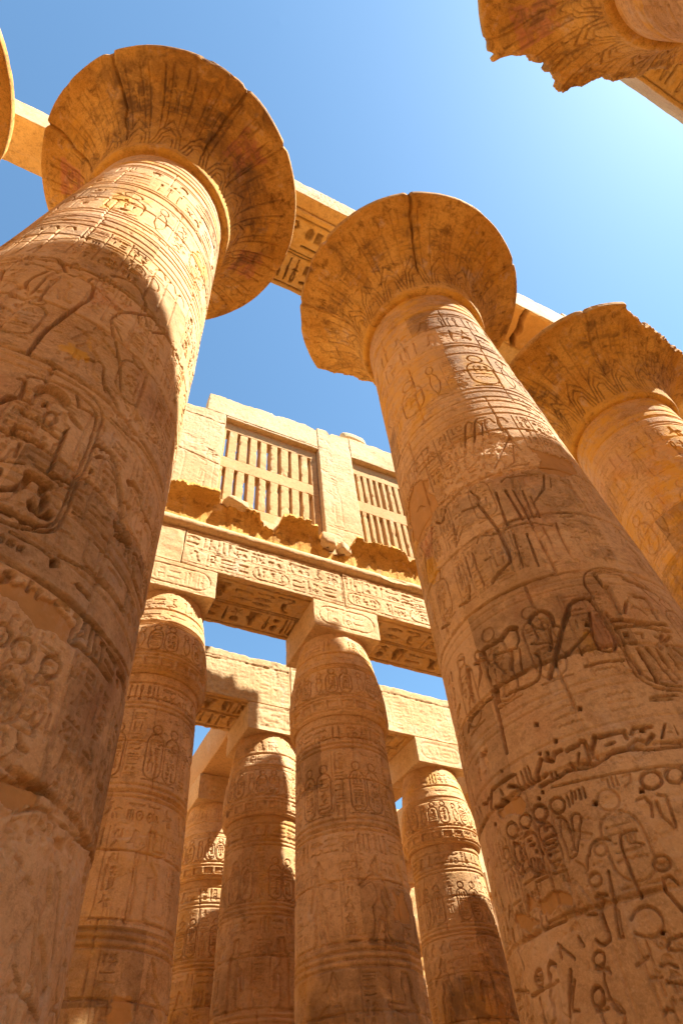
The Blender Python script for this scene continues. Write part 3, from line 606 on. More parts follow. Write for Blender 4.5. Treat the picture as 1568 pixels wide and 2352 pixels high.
# carvings of the two near shafts: (kind and cut width, [angle, height, ...])
C1_ART=[
('S2',[-2.48,9.891,-2.321,9.716,-2.127,9.506,-1.939,9.61,-1.793,9.794,-1.754,9.91]),
('S2',[-2.033,9.059,-1.935,9.584]),
('S4',[-2.133,8.6,-2.008,8.688,-1.983,8.857]),
('S3',[-2.056,8.359,-1.991,7.978]),
('S4',[-1.953,8.601,-1.856,8.584,-1.781,8.523,-1.722,8.511]),
('S4',[-1.888,8.844,-1.794,8.88,-1.721,8.694,-1.684,8.571]),
('S3',[-1.781,8.434,-1.839,8.083,-1.813,7.832,-1.757,7.071,-1.751,6.856]),
('S2',[-1.756,8.271,-1.752,7.858,-1.768,7.638]),
('S2',[-1.694,8.253,-1.704,7.959,-1.684,7.602]),
('S3',[-1.654,8.534,-1.531,8.546,-1.513,8.661,-1.446,8.713]),
('S4',[-1.5,8.511,-1.473,8.449,-1.447,8.154,-1.485,7.877,-1.519,7.394,-1.554,6.995,-1.549,6.751,-1.547,6.543]),
('S4',[-1.42,8.962,-1.379,9.083,-1.286,9.161,-1.207,9.147,-1.139,8.982,-1.096,8.793]),
('S3',[-1.467,8.465,-1.365,8.367,-1.252,8.262,-1.197,8.409,-1.098,8.668,-1.017,8.822,-0.97,8.785]),
('S3',[-1.252,8.262,-1.283,7.988,-1.241,7.76,-1.174,7.494,-1.113,7.275,-1.038,6.854]),
('S2',[-1.277,8.007,-1.215,7.833,-1.157,7.7]),
('S2',[-1.138,8.536,-1.017,8.257,-0.961,8.226]),
('S3',[-1.079,8.614,-1.006,8.402,-0.894,8.778,-0.81,8.801,-0.702,8.654]),
('S3',[-1.421,7.377,-1.352,7.379]),
('S2',[-1.291,6.942,-1.248,7.016,-1.209,7.028,-1.181,6.987,-1.172,6.851,-1.123,6.645]),
('S1',[-1.141,8.012,-1.022,8.034]),
('S1',[-1.142,7.942,-1.027,7.985]),
('S1',[-1.131,7.871,-1.044,7.866]),
('S2',[-1.639,10.195,-1.516,10.204,-1.299,10.264,-1.009,10.263]),
('S1',[-1.493,9.422,-1.378,9.302]),
('S1',[-1.49,9.328,-1.394,9.276]),
('S1',[-1.201,9.96,-1.069,9.995]),
('S1',[-1.179,9.884,-1.07,9.887]),
('C1',[-1.359,9.562,-1.302,9.806,-1.209,9.721,-1.243,9.521,-1.329,9.407]),
('C1',[-1.208,9.62,-1.17,9.813,-1.077,9.712,-1.076,9.478,-1.171,9.415]),
('S3',[-0.861,8.138,-0.684,8.077]),
('S3',[-1.445,6.568,-1.31,6.526]),
('D',[-1.871,7.941,-1.8,7.92,-1.743,7.473,-1.747,7.021,-1.779,6.99,-1.859,7.37]),
('Y',[-1.455,6.892,-1.419,7.05,-1.301,7.055,-1.285,6.954,-1.357,6.848,-1.432,6.8]),
('Y',[-1.352,7.379,-1.322,7.389,-1.271,7.014,-1.291,6.968]),
('B',[-1.467,8.465,-1.411,8.567,-1.295,8.404,-1.105,8.723,-1.098,8.668,-1.253,8.275,-1.43,8.043]),
('S2',[-1.416,6.448,-1.293,6.44,-1.167,6.447,-1.086,6.329,-1.065,6.231,-1.053,5.784,-1.051,5.454,-1.064,5.232,-1.057,5.031,-1.056,4.809,-1.087,4.701,-1.13,4.645,-1.187,4.596,-1.274,4.563]),
('S2',[-1.487,6.191,-1.382,6.288,-1.289,6.338,-1.22,6.331,-1.144,6.305,-1.096,6.183,-1.08,5.766,-1.076,5.439,-1.083,5.199,-1.078,5.01,-1.078,4.827,-1.101,4.742,-1.139,4.687,-1.204,4.632]),
('S2',[-1.45,5.399,-1.372,5.383]),
('S3',[-1.254,5.21,-1.195,5.217,-1.08,5.249]),
('S3',[-1.242,5.2,-1.128,5.174]),
('S2',[-1.386,5.089,-1.301,5.153]),
('F5',[-1.432,6.05,-1.426,6.143,-1.385,6.238,-1.332,6.252,-1.275,6.217,-1.249,6.145,-1.256,6.071,-1.308,6.011,-1.367,5.981,-1.412,6.003]),
('O2',[-1.272,5.865,-1.269,5.832,-1.272,5.796,-1.28,5.765,-1.29,5.746,-1.302,5.741,-1.313,5.752,-1.321,5.777,-1.324,5.81,-1.322,5.845,-1.314,5.876,-1.304,5.896,-1.291,5.901,-1.28,5.89]),
('S3',[-1.509,6.103,-1.482,6.135,-1.463,5.979,-1.459,5.887]),
('S5',[-1.515,5.71,-1.495,5.814,-1.459,5.876,-1.41,5.878]),
('H',[-1.366,5.949,-1.346,5.983,-1.334,5.919,-1.354,5.884]),
('S4',[-1.419,5.724,-1.341,5.688,-1.233,5.632]),
('S3',[-1.345,5.736,-1.271,5.712]),
('S6',[-1.407,5.479,-1.36,5.451,-1.27,5.458]),
('S3',[-1.403,5.536,-1.335,5.541]),
('F4',[-1.22,5.798,-1.201,5.834,-1.184,5.25,-1.204,5.232]),
('F4',[-1.25,6.003,-1.221,6.022,-1.121,5.918,-1.152,5.894,-1.208,5.912]),
('S3',[-1.243,6.304,-1.207,6.171,-1.107,6.221]),
('S2',[-1.351,5.352,-1.344,5.192]),
('S5',[-1.328,4.817,-1.285,4.882,-1.259,4.974,-1.259,5.1]),
('S6',[-1.264,5.085,-1.22,5.089,-1.172,5.095]),
('S5',[-1.186,5.058,-1.18,4.971,-1.157,4.966,-1.16,4.843]),
('S6',[-1.201,4.835,-1.182,4.797,-1.152,4.778,-1.121,4.812,-1.118,4.855]),
('S6',[-1.296,4.665,-1.251,4.675,-1.158,4.678]),
('F5',[-1.374,5.033,-1.364,5.032,-1.352,4.994,-1.35,4.941,-1.351,4.925]),
('S6',[-1.043,5.895,-0.986,5.941,-0.931,5.929,-0.884,5.831,-0.839,5.702,-0.777,5.502,-0.721,5.304,-0.645,5.265]),
('S2',[-1.028,5.729,-0.996,5.812,-0.941,5.837,-0.87,5.706,-0.8,5.458,-0.762,5.333]),
('S5',[-0.791,5.841,-0.747,5.924,-0.675,5.915,-0.622,5.801]),
('S3',[-0.622,5.801,-0.534,5.807,-0.428,5.841,-0.331,5.755]),
('S3',[-0.764,5.604,-0.718,5.614,-0.704,5.499]),
('S3',[-1.031,6.35,-0.911,6.359,-0.791,6.456,-0.657,6.463,-0.469,6.483]),
('S5',[-0.8,5.265,-0.704,5.233,-0.645,5.265]),
('H',[-1.032,5.551,-1.018,5.578,-1.012,5.547,-1.026,5.52]),
('S3',[-0.853,5.033,-0.8,5.041]),
('S2',[-1.032,4.998,-0.973,5.028]),
('S2',[-1.222,4.515,-1.146,4.524,-1.069,4.532]),
('S3',[-1.135,6.728,-1.016,6.579]),
('S3',[-0.743,7.362,-0.7,7.325]),
('S2',[-0.733,6.972,-0.648,6.91]),
('S3',[-0.76,6.722,-0.644,6.809]),
('S1',[-1.247,4.439,-1.242,4.46,-1.232,4.445,-1.232,4.413,-1.238,4.4]),
('O1',[-1.193,4.44,-1.192,4.432,-1.194,4.422,-1.197,4.414,-1.201,4.409,-1.205,4.407,-1.209,4.41,-1.212,4.416,-1.212,4.425,-1.211,4.434,-1.208,4.442,-1.204,4.448,-1.199,4.449,-1.195,4.447]),
('S1',[-1.17,4.404,-1.173,4.439,-1.157,4.413,-1.158,4.452]),
('R',[-1.155,6.751,-1.016,6.579,-0.791,6.456,-0.641,6.795,-0.793,6.818,-0.97,6.829]),
('S2',[-1.186,4.277,-1.108,4.29,-1.006,4.308,-0.877,4.317,-0.731,4.312,-0.517,4.333,-0.29,4.416]),
('S2',[-1.2,4.514,-1.111,4.521,-1.044,4.511]),
('S2',[-1.014,4.573,-0.879,4.622,-0.728,4.645,-0.559,4.656]),
('S2',[-0.882,4.896,-0.756,4.913,-0.598,4.907,-0.445,4.886]),
('S2',[-0.874,4.662,-0.735,4.676,-0.554,4.684]),
('P',[-1.18,4.139,-1.106,4.182,-1.037,4.177,-0.943,4.195,-0.853,4.157,-0.824,4.063,-0.898,4.043,-0.982,4.044,-1.074,4.038,-1.155,4.03]),
('S4',[-1.185,4.16,-1.162,4.169,-1.146,4.206,-1.145,4.243,-1.172,4.211]),
('S3',[-1.075,4.247,-1.07,4.199]),
('F4',[-1.041,4.243,-1.021,4.241,-1.017,4.175,-1.033,4.182]),
('S3',[-0.949,4.243,-0.897,4.241]),
('S4',[-0.852,4.238,-0.83,4.24,-0.822,4.195,-0.83,4.116,-0.807,4.075]),
('S2',[-0.807,4.075,-0.794,4.25,-0.77,4.154,-0.799,4.154]),
('S3',[-0.752,4.249,-0.74,4.095]),
('S3',[-0.717,4.257,-0.705,4.086]),
('S4',[-0.673,4.23,-0.648,4.243,-0.647,4.172,-0.641,4.084]),
('F4',[-0.694,4.141,-0.679,4.151,-0.677,4.11,-0.692,4.101]),
('S4',[-0.617,4.245,-0.523,4.233]),
('S3',[-0.612,4.161,-0.522,4.154]),
('S3',[-0.639,4.112,-0.517,4.106]),
('S4',[-0.827,4.076,-0.693,4.074,-0.522,4.083]),
('S3',[-0.484,4.216,-0.414,4.243,-0.329,4.221,-0.341,4.067]),
('F4',[-0.479,4.168,-0.446,4.197,-0.428,4.146,-0.454,4.117]),
('H',[-1.045,4.497,-1.014,4.54,-1.001,4.481,-1.033,4.438]),
('O3',[-1.068,3.844,-1.064,3.813,-1.067,3.783,-1.075,3.76,-1.087,3.748,-1.101,3.749,-1.114,3.763,-1.123,3.788,-1.127,3.818,-1.125,3.848,-1.117,3.872,-1.105,3.885,-1.09,3.884,-1.077,3.87]),
('O3',[-0.967,3.84,-0.964,3.806,-0.969,3.77,-0.982,3.741,-0.998,3.724,-1.016,3.722,-1.032,3.735,-1.042,3.761,-1.046,3.795,-1.042,3.83,-1.03,3.859,-1.013,3.877,-0.995,3.88,-0.978,3.867]),
('O3',[-0.844,3.854,-0.841,3.823,-0.847,3.791,-0.859,3.763,-0.876,3.746,-0.893,3.743,-0.908,3.753,-0.917,3.776,-0.92,3.805,-0.915,3.837,-0.904,3.864,-0.888,3.882,-0.87,3.886,-0.854,3.876]),
('S2',[-1.033,3.51,-1.046,3.598,-1.047,3.667,-1.027,3.707,-0.992,3.721,-0.957,3.691,-0.94,3.561,-0.931,3.438,-0.962,3.387,-0.995,3.359]),
('F4',[-1.035,3.671,-1.017,3.682,-1.015,3.655,-1.031,3.654]),
('S4',[-1.036,3.587,-1.026,3.582]),
('S4',[-1.023,3.552,-1.017,3.577]),
('S3',[-0.993,3.6,-0.979,3.593]),
('S3',[-0.999,3.554,-0.966,3.558]),
('S3',[-1.02,3.508,-1.01,3.498,-1.005,3.413]),
('S3',[-0.998,3.515,-0.982,3.401]),
('S3',[-0.984,3.527,-0.981,3.446]),
('S3',[-0.971,3.526,-0.966,3.42]),
('S2',[-0.874,3.739,-0.852,3.703,-0.839,3.644,-0.835,3.592]),
('S2',[-0.915,3.756,-0.931,3.639,-0.932,3.529]),
('S3',[-0.919,3.354,-0.895,3.295,-0.866,3.289]),
('S3',[-0.843,3.53,-0.856,3.44,-0.859,3.393]),
('S2',[-0.781,3.892,-0.791,3.803]),
('S2',[-0.787,3.892,-0.766,3.861]),
('S2',[-0.989,3.334,-0.962,3.325,-0.954,3.261]),
('S2',[-0.931,3.639,-0.9,3.676,-0.87,3.699]),
('S2',[-0.882,3.501,-0.882,3.443,-0.864,3.394]),
('S2',[-0.82,3.545,-0.822,3.47]),
('S5',[-0.596,5.238,-0.536,5.052,-0.383,5.047,-0.258,5.073]),
('S3',[-0.578,5.281,-0.41,5.252,-0.299,5.197]),
('S4',[-0.889,4.455,-0.818,4.445]),
('S4',[-0.759,5.175,-0.677,5.24,-0.613,5.097]),
('P',[-0.929,3.102,-0.801,3.136,-0.751,3.15,-0.801,3.026,-0.887,2.95]),
('S4',[-0.931,3.111,-0.85,3.135,-0.744,3.167]),
('S3',[-0.885,2.941,-0.801,3.026,-0.753,3.081,-0.685,3.094,-0.541,3.09,-0.284,3.164]),
('R',[-0.883,2.932,-0.75,3.071,-0.541,3.09,-0.284,3.164,-0.244,3.031,-0.675,2.906,-0.852,2.823]),
('S2',[-0.693,2.319,-0.592,2.366,-0.455,2.298]),
('S2',[-0.624,2.295,-0.616,2.247]),
('S2',[-0.592,2.366,-0.655,2.44]),
('S2',[-0.605,2.632,-0.533,2.322]),
('S2',[-0.532,2.886,-0.454,2.517]),
]
C2_ART=[
('S3',[-2.576,9.336,-2.428,10.23,-2.385,10.317,-2.356,10.265]),
('S3',[-2.492,9.232,-2.321,10.255,-2.279,10.333,-2.217,10.311]),
('S2',[-2.257,10.158,-2.426,9.012]),
('P',[-2.638,9.083,-2.583,9.156,-2.284,8.854,-2.29,8.751,-2.351,8.693,-2.662,8.759,-2.686,8.792]),
('P',[2.866,9.813,3.016,9.861,-3.115,9.712,-3.047,9.542,-3.026,8.818,3.114,8.569,2.815,8.672,2.657,9.013,2.732,9.697]),
('P',[-1.912,9.352,-1.685,9.257,-1.452,9.17,-1.458,8.94,-1.639,8.698,-1.863,8.55,-1.968,8.605,-1.873,9.09]),
('Y',[2.886,8.089,3.037,8.02,3.139,7.715,3.094,7.618,2.912,7.595,2.799,7.768]),
('R',[-2.772,9.873,-2.507,9.724,-2.295,9.797,-2.038,9.759,-1.977,9.307,-1.873,9.09,-1.986,8.64,-2.256,8.8,-2.695,8.736,-2.881,8.676,-2.971,8.895,-2.875,9.122,-2.74,9.423]),
('S3',[-2.047,9.677,-2.335,8.929]),
('S3',[-2.047,9.677,-2.006,9.23]),
('S3',[-2.06,9.434,-2.138,8.957,-2.262,8.839,-2.009,8.892]),
('S2',[-2.345,8.516,-2.296,8.581,-2.173,8.579,-1.988,8.571]),
('S3',[-1.944,8.537,-2.018,8.204,-2.154,7.953]),
('S2',[-1.886,8.511,-1.95,8.236]),
('S3',[-2.695,8.736,-2.831,8.666,-2.922,8.643,-3.015,8.341,-3.084,8.52]),
('S3',[3.127,8.514,3.033,8.116]),
('S2',[2.934,9.272,3.011,9.269,3.097,9.106]),
('S3',[-2.633,8.585,-2.588,8.363,-2.627,8.217,-2.771,8.283]),
('S4',[-2.618,8.27,-2.531,7.545,-2.542,7.418,-2.532,7.04,-2.562,6.942,-2.69,6.875,-2.743,6.788]),
('S3',[-2.69,7.623,-2.549,7.508,-2.472,7.546,-2.313,7.548,-2.121,7.415]),
('S3',[-2.429,8.322,-2.459,7.618]),
('S3',[-2.344,8.315,-2.321,7.625]),
('S3',[-2.28,8.27,-2.271,7.651]),
('S3',[-2.205,8.227,-2.231,7.629]),
('S3',[-2.163,8.081,-2.18,7.606]),
('S2',[-2.441,7.407,-2.477,6.818]),
('S2',[-2.344,7.333,-2.368,6.737]),
('S2',[-2.197,7.415,-2.191,7.091]),
('S2',[-2.084,7.434,-2.102,6.884]),
('S3',[-1.707,8.514,-1.705,8.118,-1.703,7.75]),
('S2',[-1.626,8.638,-1.614,8.177]),
('S2',[-2.024,7.652,-1.891,7.67]),
('S2',[-2.021,7.565,-1.917,7.565]),
('S2',[-2.031,7.425,-1.955,7.366]),
('S2',[-2.018,7.152,-1.953,7.15]),
('S2',[-1.979,7.797,-1.872,7.792]),
('S2',[-2.903,8.164,-2.945,7.754,-2.823,7.986]),
('S2',[-2.856,8.064,-2.955,7.883]),
('S2',[-2.819,7.44,-2.825,7.107,-2.812,6.821]),
('S2',[-2.986,7.453,-2.999,7.056]),
('S3',[2.84,8.532,2.879,8.19,2.815,7.743]),
('S3',[2.732,10.368,2.873,10.32,-3.141,10.293,-2.916,10.307]),
('S2',[3.03,10.072,-3.031,10.027,-2.762,9.938]),
('S2',[-2.89,7.453,-2.901,7.078]),
('S2',[-2.733,7.175,-2.68,7.191]),
('S2',[-2.718,7.615,-2.746,7.538]),
('B',[2.856,8.57,3.127,8.514,3.033,8.116,2.99,8.068,2.886,8.209]),
('S6',[-3.022,5.935,-2.965,5.966,-2.866,5.932,-2.803,5.962,-2.75,6.028,-2.696,5.977]),
('S3',[-3.009,5.92,-2.997,5.747,-3.022,5.639,-3.012,5.541]),
('S2',[-2.991,5.924,-2.978,5.726]),
('S2',[-2.922,5.804,-2.806,5.756,-2.733,5.733]),
('S3',[-2.794,5.745,-2.835,5.52,-2.819,5.505,-2.784,5.735]),
('S2',[-2.916,5.798,-2.938,5.73,-2.882,5.521]),
('S2',[-2.696,5.977,-2.703,5.82,-2.747,5.724]),
('S2',[-2.726,5.705,-2.761,5.452]),
('O2',[-3.036,5.914,-3.044,5.893,-3.056,5.882,-3.07,5.884,-3.084,5.899,-3.093,5.923,-3.097,5.952,-3.094,5.979,-3.085,6,-3.072,6.011,-3.058,6.008,-3.045,5.994,-3.036,5.97,-3.033,5.942]),
('S3',[-3.079,5.881,-3.076,5.74]),
('S3',[-3.116,5.887,-3.025,5.845]),
('F4',[-3.091,5.756,-3.063,5.704,3.116,5.529]),
('S3',[2.985,6.132,2.933,5.701]),
('S2',[2.985,6.132,3.056,6.097,3.063,5.946]),
('S2',[3.053,5.911,3.038,5.482]),
('S4',[2.824,6.139,2.8,5.845]),
('F4',[3.054,5.957,3.107,5.896,3.042,5.457,3.015,5.527]),
('S5',[-2.596,5.985,-2.555,6.072,-2.484,6.078,-2.438,5.973,-2.448,5.85]),
('S2',[-2.448,5.85,-2.489,5.785,-2.563,5.863,-2.59,5.956]),
('O2',[-2.48,5.86,-2.486,5.842,-2.496,5.831,-2.507,5.829,-2.518,5.837,-2.525,5.852,-2.529,5.873,-2.527,5.894,-2.52,5.911,-2.511,5.922,-2.499,5.924,-2.489,5.916,-2.481,5.901,-2.478,5.881]),
('S2',[-2.584,5.927,-2.578,5.737]),
('S3',[-2.485,5.805,-2.508,5.619,-2.538,5.53]),
('S2',[-2.47,5.772,-2.448,5.826,-2.414,5.781]),
('S2',[-2.633,5.691,-2.483,5.612]),
('S6',[-2.139,6.085,-2.223,6.101,-2.286,6.067,-2.344,5.904,-2.44,5.662,-2.522,5.434,-2.609,5.228]),
('S3',[-2.258,5.633,-2.36,5.506,-2.427,5.437,-2.552,5.392]),
('S3',[-2.149,6.063,-2.124,5.793,-2.13,5.334,-2.244,5.358,-2.254,5.565,-2.193,5.884]),
('H',[-2.25,5.763,-2.223,5.753,-2.237,5.694,-2.264,5.705]),
('S2',[-2.36,5.484,-2.363,5.359]),
('Y',[-2.342,5.497,-2.258,5.589,-2.264,5.398,-2.323,5.402]),
('B',[-2.15,6.015,-2.13,5.772,-2.134,5.356,-2.239,5.377,-2.249,5.585]),
('S3',[-2.637,5.562,-2.611,5.499,-2.665,5.27,-2.719,5.232,-2.937,5.271]),
('F5',[-3.014,5.459,-2.956,5.444,-2.99,5.23,-3.036,5.233]),
('S6',[2.892,5.253,2.953,5.337,3.1,5.356,-3.056,5.353]),
('S4',[-3.026,5.408,-3.038,5.156,-3.05,4.918,-3.06,4.695]),
('S3',[-2.375,5.223,-2.265,5.233,-2.142,5.214]),
('S5',[2.839,5.645,2.707,5.605,2.667,5.47]),
('S2',[-2.117,6.129,-2.129,6.312,-2.092,6.462,-2.02,6.56,-1.889,6.589,-1.745,6.54,-1.631,6.373,-1.516,6.152]),
('S2',[-2.006,6.477,-1.891,6.493,-1.775,6.449,-1.69,6.293,-1.608,6.05]),
('S2',[-2.117,6.129,-2.118,5.862,-2.11,5.371,-2.123,5.071,-2.09,4.912,-2,4.827,-1.894,4.816]),
('S2',[-2.087,5.855,-2.081,5.365,-2.09,5.084,-2.052,4.944,-1.983,4.881,-1.878,4.863]),
('S5',[-2.013,6.45,-1.996,5.987,-1.991,5.843]),
('F4',[-1.996,6.29,-1.948,6.289,-1.962,5.866,-2,5.891]),
('S6',[-1.794,6.39,-1.684,6.348,-1.593,6.274]),
('S5',[-1.799,6.128,-1.716,6.103,-1.709,5.933,-1.723,5.786]),
('S4',[-1.896,6.013,-1.958,5.842]),
('S3',[-1.876,6.04,-1.781,5.84]),
('S6',[-2.065,5.735,-1.881,5.718,-1.678,5.713]),
('S5',[-2.07,5.634,-1.899,5.66,-1.682,5.616]),
('F4',[-2.057,5.566,-2.016,5.561,-2.027,5.485,-2.067,5.491]),
('S3',[-1.967,5.547,-1.923,5.547,-1.943,5.481]),
('S4',[-1.832,5.512,-1.767,5.459]),
('S4',[-1.764,5.569,-1.856,5.337]),
('S4',[-1.712,5.54,-1.865,5.379]),
('S4',[-1.779,5.392,-1.724,5.28]),
('S4',[-2.096,5.347,-2.078,5.024]),
('S4',[-2.018,5.336,-2.011,4.92]),
('S4',[-1.956,5.333,-1.901,4.918]),
('S4',[-1.89,5.334,-1.848,4.978]),
('S4',[-1.819,5.28,-1.792,5.103]),
('S2',[-2.109,4.751,-2.068,4.762,-1.943,4.761]),
('S2',[-2.116,4.726,-1.987,4.718]),
('H',[-2.517,4.816,-2.499,4.805,-2.507,4.77,-2.526,4.781]),
('H',[-2.801,4.827,-2.78,4.81,-2.787,4.777,-2.809,4.793]),
('H',[-2.723,4.589,-2.705,4.577,-2.712,4.547,-2.73,4.56]),
('H',[3.013,4.912,3.047,4.882,3.038,4.852,3.004,4.883]),
('S3',[2.868,6.828,3.013,6.719]),
('S3',[-3.1,6.797,-2.98,6.753,-2.939,6.956]),
('S2',[-2.746,6.753,-2.54,6.974]),
('D',[2.965,4.909,3.047,4.878,3.036,4.749,2.997,4.717,2.96,4.797]),
('H',[-2.799,4.819,-2.782,4.805,-2.788,4.778,-2.806,4.791]),
('H',[-2.724,4.584,-2.707,4.572,-2.713,4.543,-2.731,4.555]),
('H',[-2.842,4.531,-2.826,4.52,-2.832,4.496,-2.847,4.508]),
('H',[-2.799,4.505,-2.779,4.491,-2.786,4.46,-2.806,4.474]),
('H',[-2.245,4.477,-2.216,4.468,-2.231,4.414,-2.26,4.423]),
('H',[-2.903,4.18,-2.887,4.17,-2.893,4.148,-2.908,4.159]),
('H',[-2.939,4.146,-2.922,4.134,-2.927,4.11,-2.945,4.122]),
('H',[-2.644,3.929,-2.623,3.918,-2.632,3.885,-2.653,3.896]),
('H',[-2.395,3.93,-2.375,3.923,-2.384,3.889,-2.404,3.896]),
('H',[3.07,4.325,3.099,4.303,3.091,4.277,3.062,4.299]),
('H',[2.925,4.181,2.948,4.165,2.943,4.149,2.919,4.166]),
('H',[3.128,4.579,-3.14,4.567,3.139,4.552,3.124,4.564]),
('S4',[2.994,4.47,-3.06,4.457]),
('F5',[2.974,4.471,3.003,4.449,2.945,4.3,2.919,4.319]),
('S4',[2.841,4.437,2.905,4.403,2.937,4.424]),
('S3',[3.08,4.404,3.095,4.348]),
('S4',[-3.119,4.384,-3.064,4.342,-3.045,4.271,-3.075,4.25]),
('S3',[-3.044,4.444,-3.039,4.295]),
('S3',[-3.001,4.442,-2.996,4.278]),
('S3',[-2.969,4.455,-2.967,4.258]),
('S3',[-2.942,4.449,-2.945,4.256]),
('S5',[-2.846,4.453,-2.927,4.286]),
('S5',[-2.81,4.435,-2.772,4.395,-2.749,4.452,-2.711,4.457]),
('S4',[-2.676,4.434,-2.607,4.451,-2.583,4.481]),
('S5',[-2.565,4.47,-2.565,4.383,-2.53,4.392,-2.501,4.479]),
('S5',[-2.472,4.464,-2.353,4.462]),
('S5',[-2.337,4.463,-2.34,4.391]),
('S4',[-2.309,4.422,-2.28,4.471,-2.19,4.458]),
('S4',[-2.455,4.369,-2.414,4.378]),
('S3',[-2.618,4.37,-2.643,4.299]),
('S3',[-2.574,4.344,-2.581,4.264]),
('S4',[-2.684,4.309,-2.682,4.28,-2.585,4.266]),
('S3',[-2.54,4.383,-2.558,4.307]),
('S4',[-2.354,4.31,-2.295,4.359,-2.263,4.334]),
('S4',[-2.253,4.317,-2.205,4.375]),
('F4',[-2.112,4.478,-2.099,4.468,-2.155,4.333,-2.175,4.331]),
('F4',[-2.065,4.463,-2.061,4.359,-2.073,4.347]),
('S5',[-2.222,4.237,-2.128,4.243,-2.082,4.242]),
('S3',[-2.176,4.289,-2.07,4.282]),
('S4',[2.977,4.305,3.07,4.266,-3.082,4.227]),
('S5',[-2.9,4.225,-2.764,4.233,-2.718,4.274,-2.636,4.225,-2.511,4.24,-2.43,4.314,-2.366,4.294,-2.222,4.237]),
('S4',[2.675,4.499,2.705,4.401]),
('S4',[2.755,4.471,2.777,4.379]),
('P',[2.969,4.282,-3.06,4.212,-3.042,4.143,-3.107,4.133,3.013,4.193]),
('S3',[-2.815,4.294,-2.818,4.24]),
('S3',[-2.787,4.29,-2.791,4.236]),
('S3',[-2.865,4.286,-2.84,4.311]),
('O3',[3.129,3.977,3.117,3.953,3.099,3.94,3.077,3.941,3.055,3.955,3.039,3.98,3.032,4.01,3.035,4.04,3.049,4.063,3.069,4.075,3.092,4.074,3.112,4.06,3.127,4.036,3.133,4.006]),
('O3',[-3.034,3.983,-3.044,3.961,-3.06,3.949,-3.079,3.949,-3.098,3.961,-3.112,3.983,-3.119,4.011,-3.116,4.038,-3.105,4.06,-3.088,4.071,-3.068,4.071,-3.05,4.059,-3.037,4.037,-3.031,4.01]),
('O4',[-2.915,3.979,-2.927,3.953,-2.944,3.938,-2.964,3.936,-2.984,3.949,-2.998,3.973,-3.005,4.004,-3.002,4.035,-2.99,4.061,-2.972,4.076,-2.951,4.077,-2.932,4.064,-2.918,4.041,-2.912,4.01]),
('O3',[-2.795,3.977,-2.806,3.952,-2.822,3.936,-2.842,3.934,-2.861,3.946,-2.875,3.968,-2.881,3.998,-2.879,4.028,-2.868,4.053,-2.85,4.068,-2.83,4.07,-2.812,4.058,-2.798,4.036,-2.792,4.007]),
('O4',[-2.271,3.965,-2.285,3.934,-2.306,3.914,-2.33,3.906,-2.352,3.914,-2.367,3.935,-2.374,3.965,-2.371,3.998,-2.357,4.028,-2.336,4.049,-2.312,4.056,-2.29,4.049,-2.274,4.028,-2.267,3.998]),
('O4',[-2.153,3.98,-2.166,3.952,-2.185,3.932,-2.207,3.923,-2.226,3.928,-2.24,3.945,-2.245,3.971,-2.241,4.001,-2.229,4.029,-2.209,4.049,-2.188,4.057,-2.168,4.053,-2.154,4.036,-2.148,4.01]),
('C3',[-3.123,3.891,-3.077,3.92,-3.039,3.889,-3.028,3.806,-3.03,3.637,-3.04,3.56,-3.085,3.556,-3.132,3.6,-3.139,3.701,-3.139,3.812]),
('S4',[-3.104,3.892,-3.057,3.888]),
('S4',[-3.1,3.839,-3.064,3.841]),
('S4',[-3.088,3.794,-3.054,3.791]),
('E4',[-3.043,3.717,-3.046,3.711,-3.051,3.707,-3.057,3.707,-3.062,3.71,-3.067,3.716,-3.069,3.724,-3.068,3.732,-3.065,3.738,-3.06,3.741,-3.054,3.741,-3.048,3.738,-3.044,3.732,-3.042,3.724]),
('S2',[-3.113,3.685,-3.121,3.594]),
('S2',[-3.091,3.678,-3.098,3.592]),
('S2',[-3.07,3.672,-3.077,3.586]),
('S2',[-3.052,3.655,-3.055,3.586]),
('C3',[-3.006,3.869,-2.978,3.915,-2.929,3.904,-2.908,3.834,-2.907,3.687,-2.908,3.593,-2.942,3.553,-2.98,3.556,-2.994,3.616,-2.996,3.725,-3.006,3.806]),
('E4',[-2.928,3.853,-2.934,3.842,-2.942,3.835,-2.952,3.835,-2.961,3.84,-2.968,3.851,-2.971,3.865,-2.97,3.878,-2.965,3.889,-2.957,3.896,-2.947,3.896,-2.937,3.89,-2.931,3.88,-2.927,3.866]),
('S4',[-2.982,3.779,-2.919,3.791]),
('S4',[-2.981,3.741,-2.921,3.743]),
('S4',[-2.979,3.691,-2.921,3.706]),
('E4',[-2.963,3.64,-2.966,3.634,-2.971,3.63,-2.977,3.63,-2.983,3.633,-2.987,3.639,-2.989,3.647,-2.989,3.655,-2.985,3.661,-2.98,3.665,-2.974,3.665,-2.968,3.662,-2.964,3.656,-2.962,3.648]),
('S4',[-2.982,3.586,-2.931,3.593]),
('S3',[-2.954,3.653,-2.926,3.65]),
('S3',[2.95,3.909,2.99,3.916,3.009,3.872,3.011,3.781,3.051,3.621]),
('S2',[2.95,3.909,2.942,3.836,3.003,3.661]),
('S3',[3.066,3.9,3.111,3.859,3.109,3.759,3.075,3.607]),
('S2',[3.066,3.9,3.054,3.792,3.059,3.69]),
('S3',[-2.873,3.914,-2.842,3.908,-2.819,3.857,-2.818,3.757,-2.831,3.668,-2.829,3.608]),
('S2',[-2.859,3.88,-2.875,3.777,-2.87,3.654,-2.881,3.543]),
('S3',[-2.783,3.861,-2.76,3.886,-2.729,3.856,-2.746,3.791,-2.783,3.69,-2.822,3.57,-2.851,3.556,-2.873,3.573]),
('S2',[-2.783,3.861,-2.805,3.738,-2.827,3.619]),
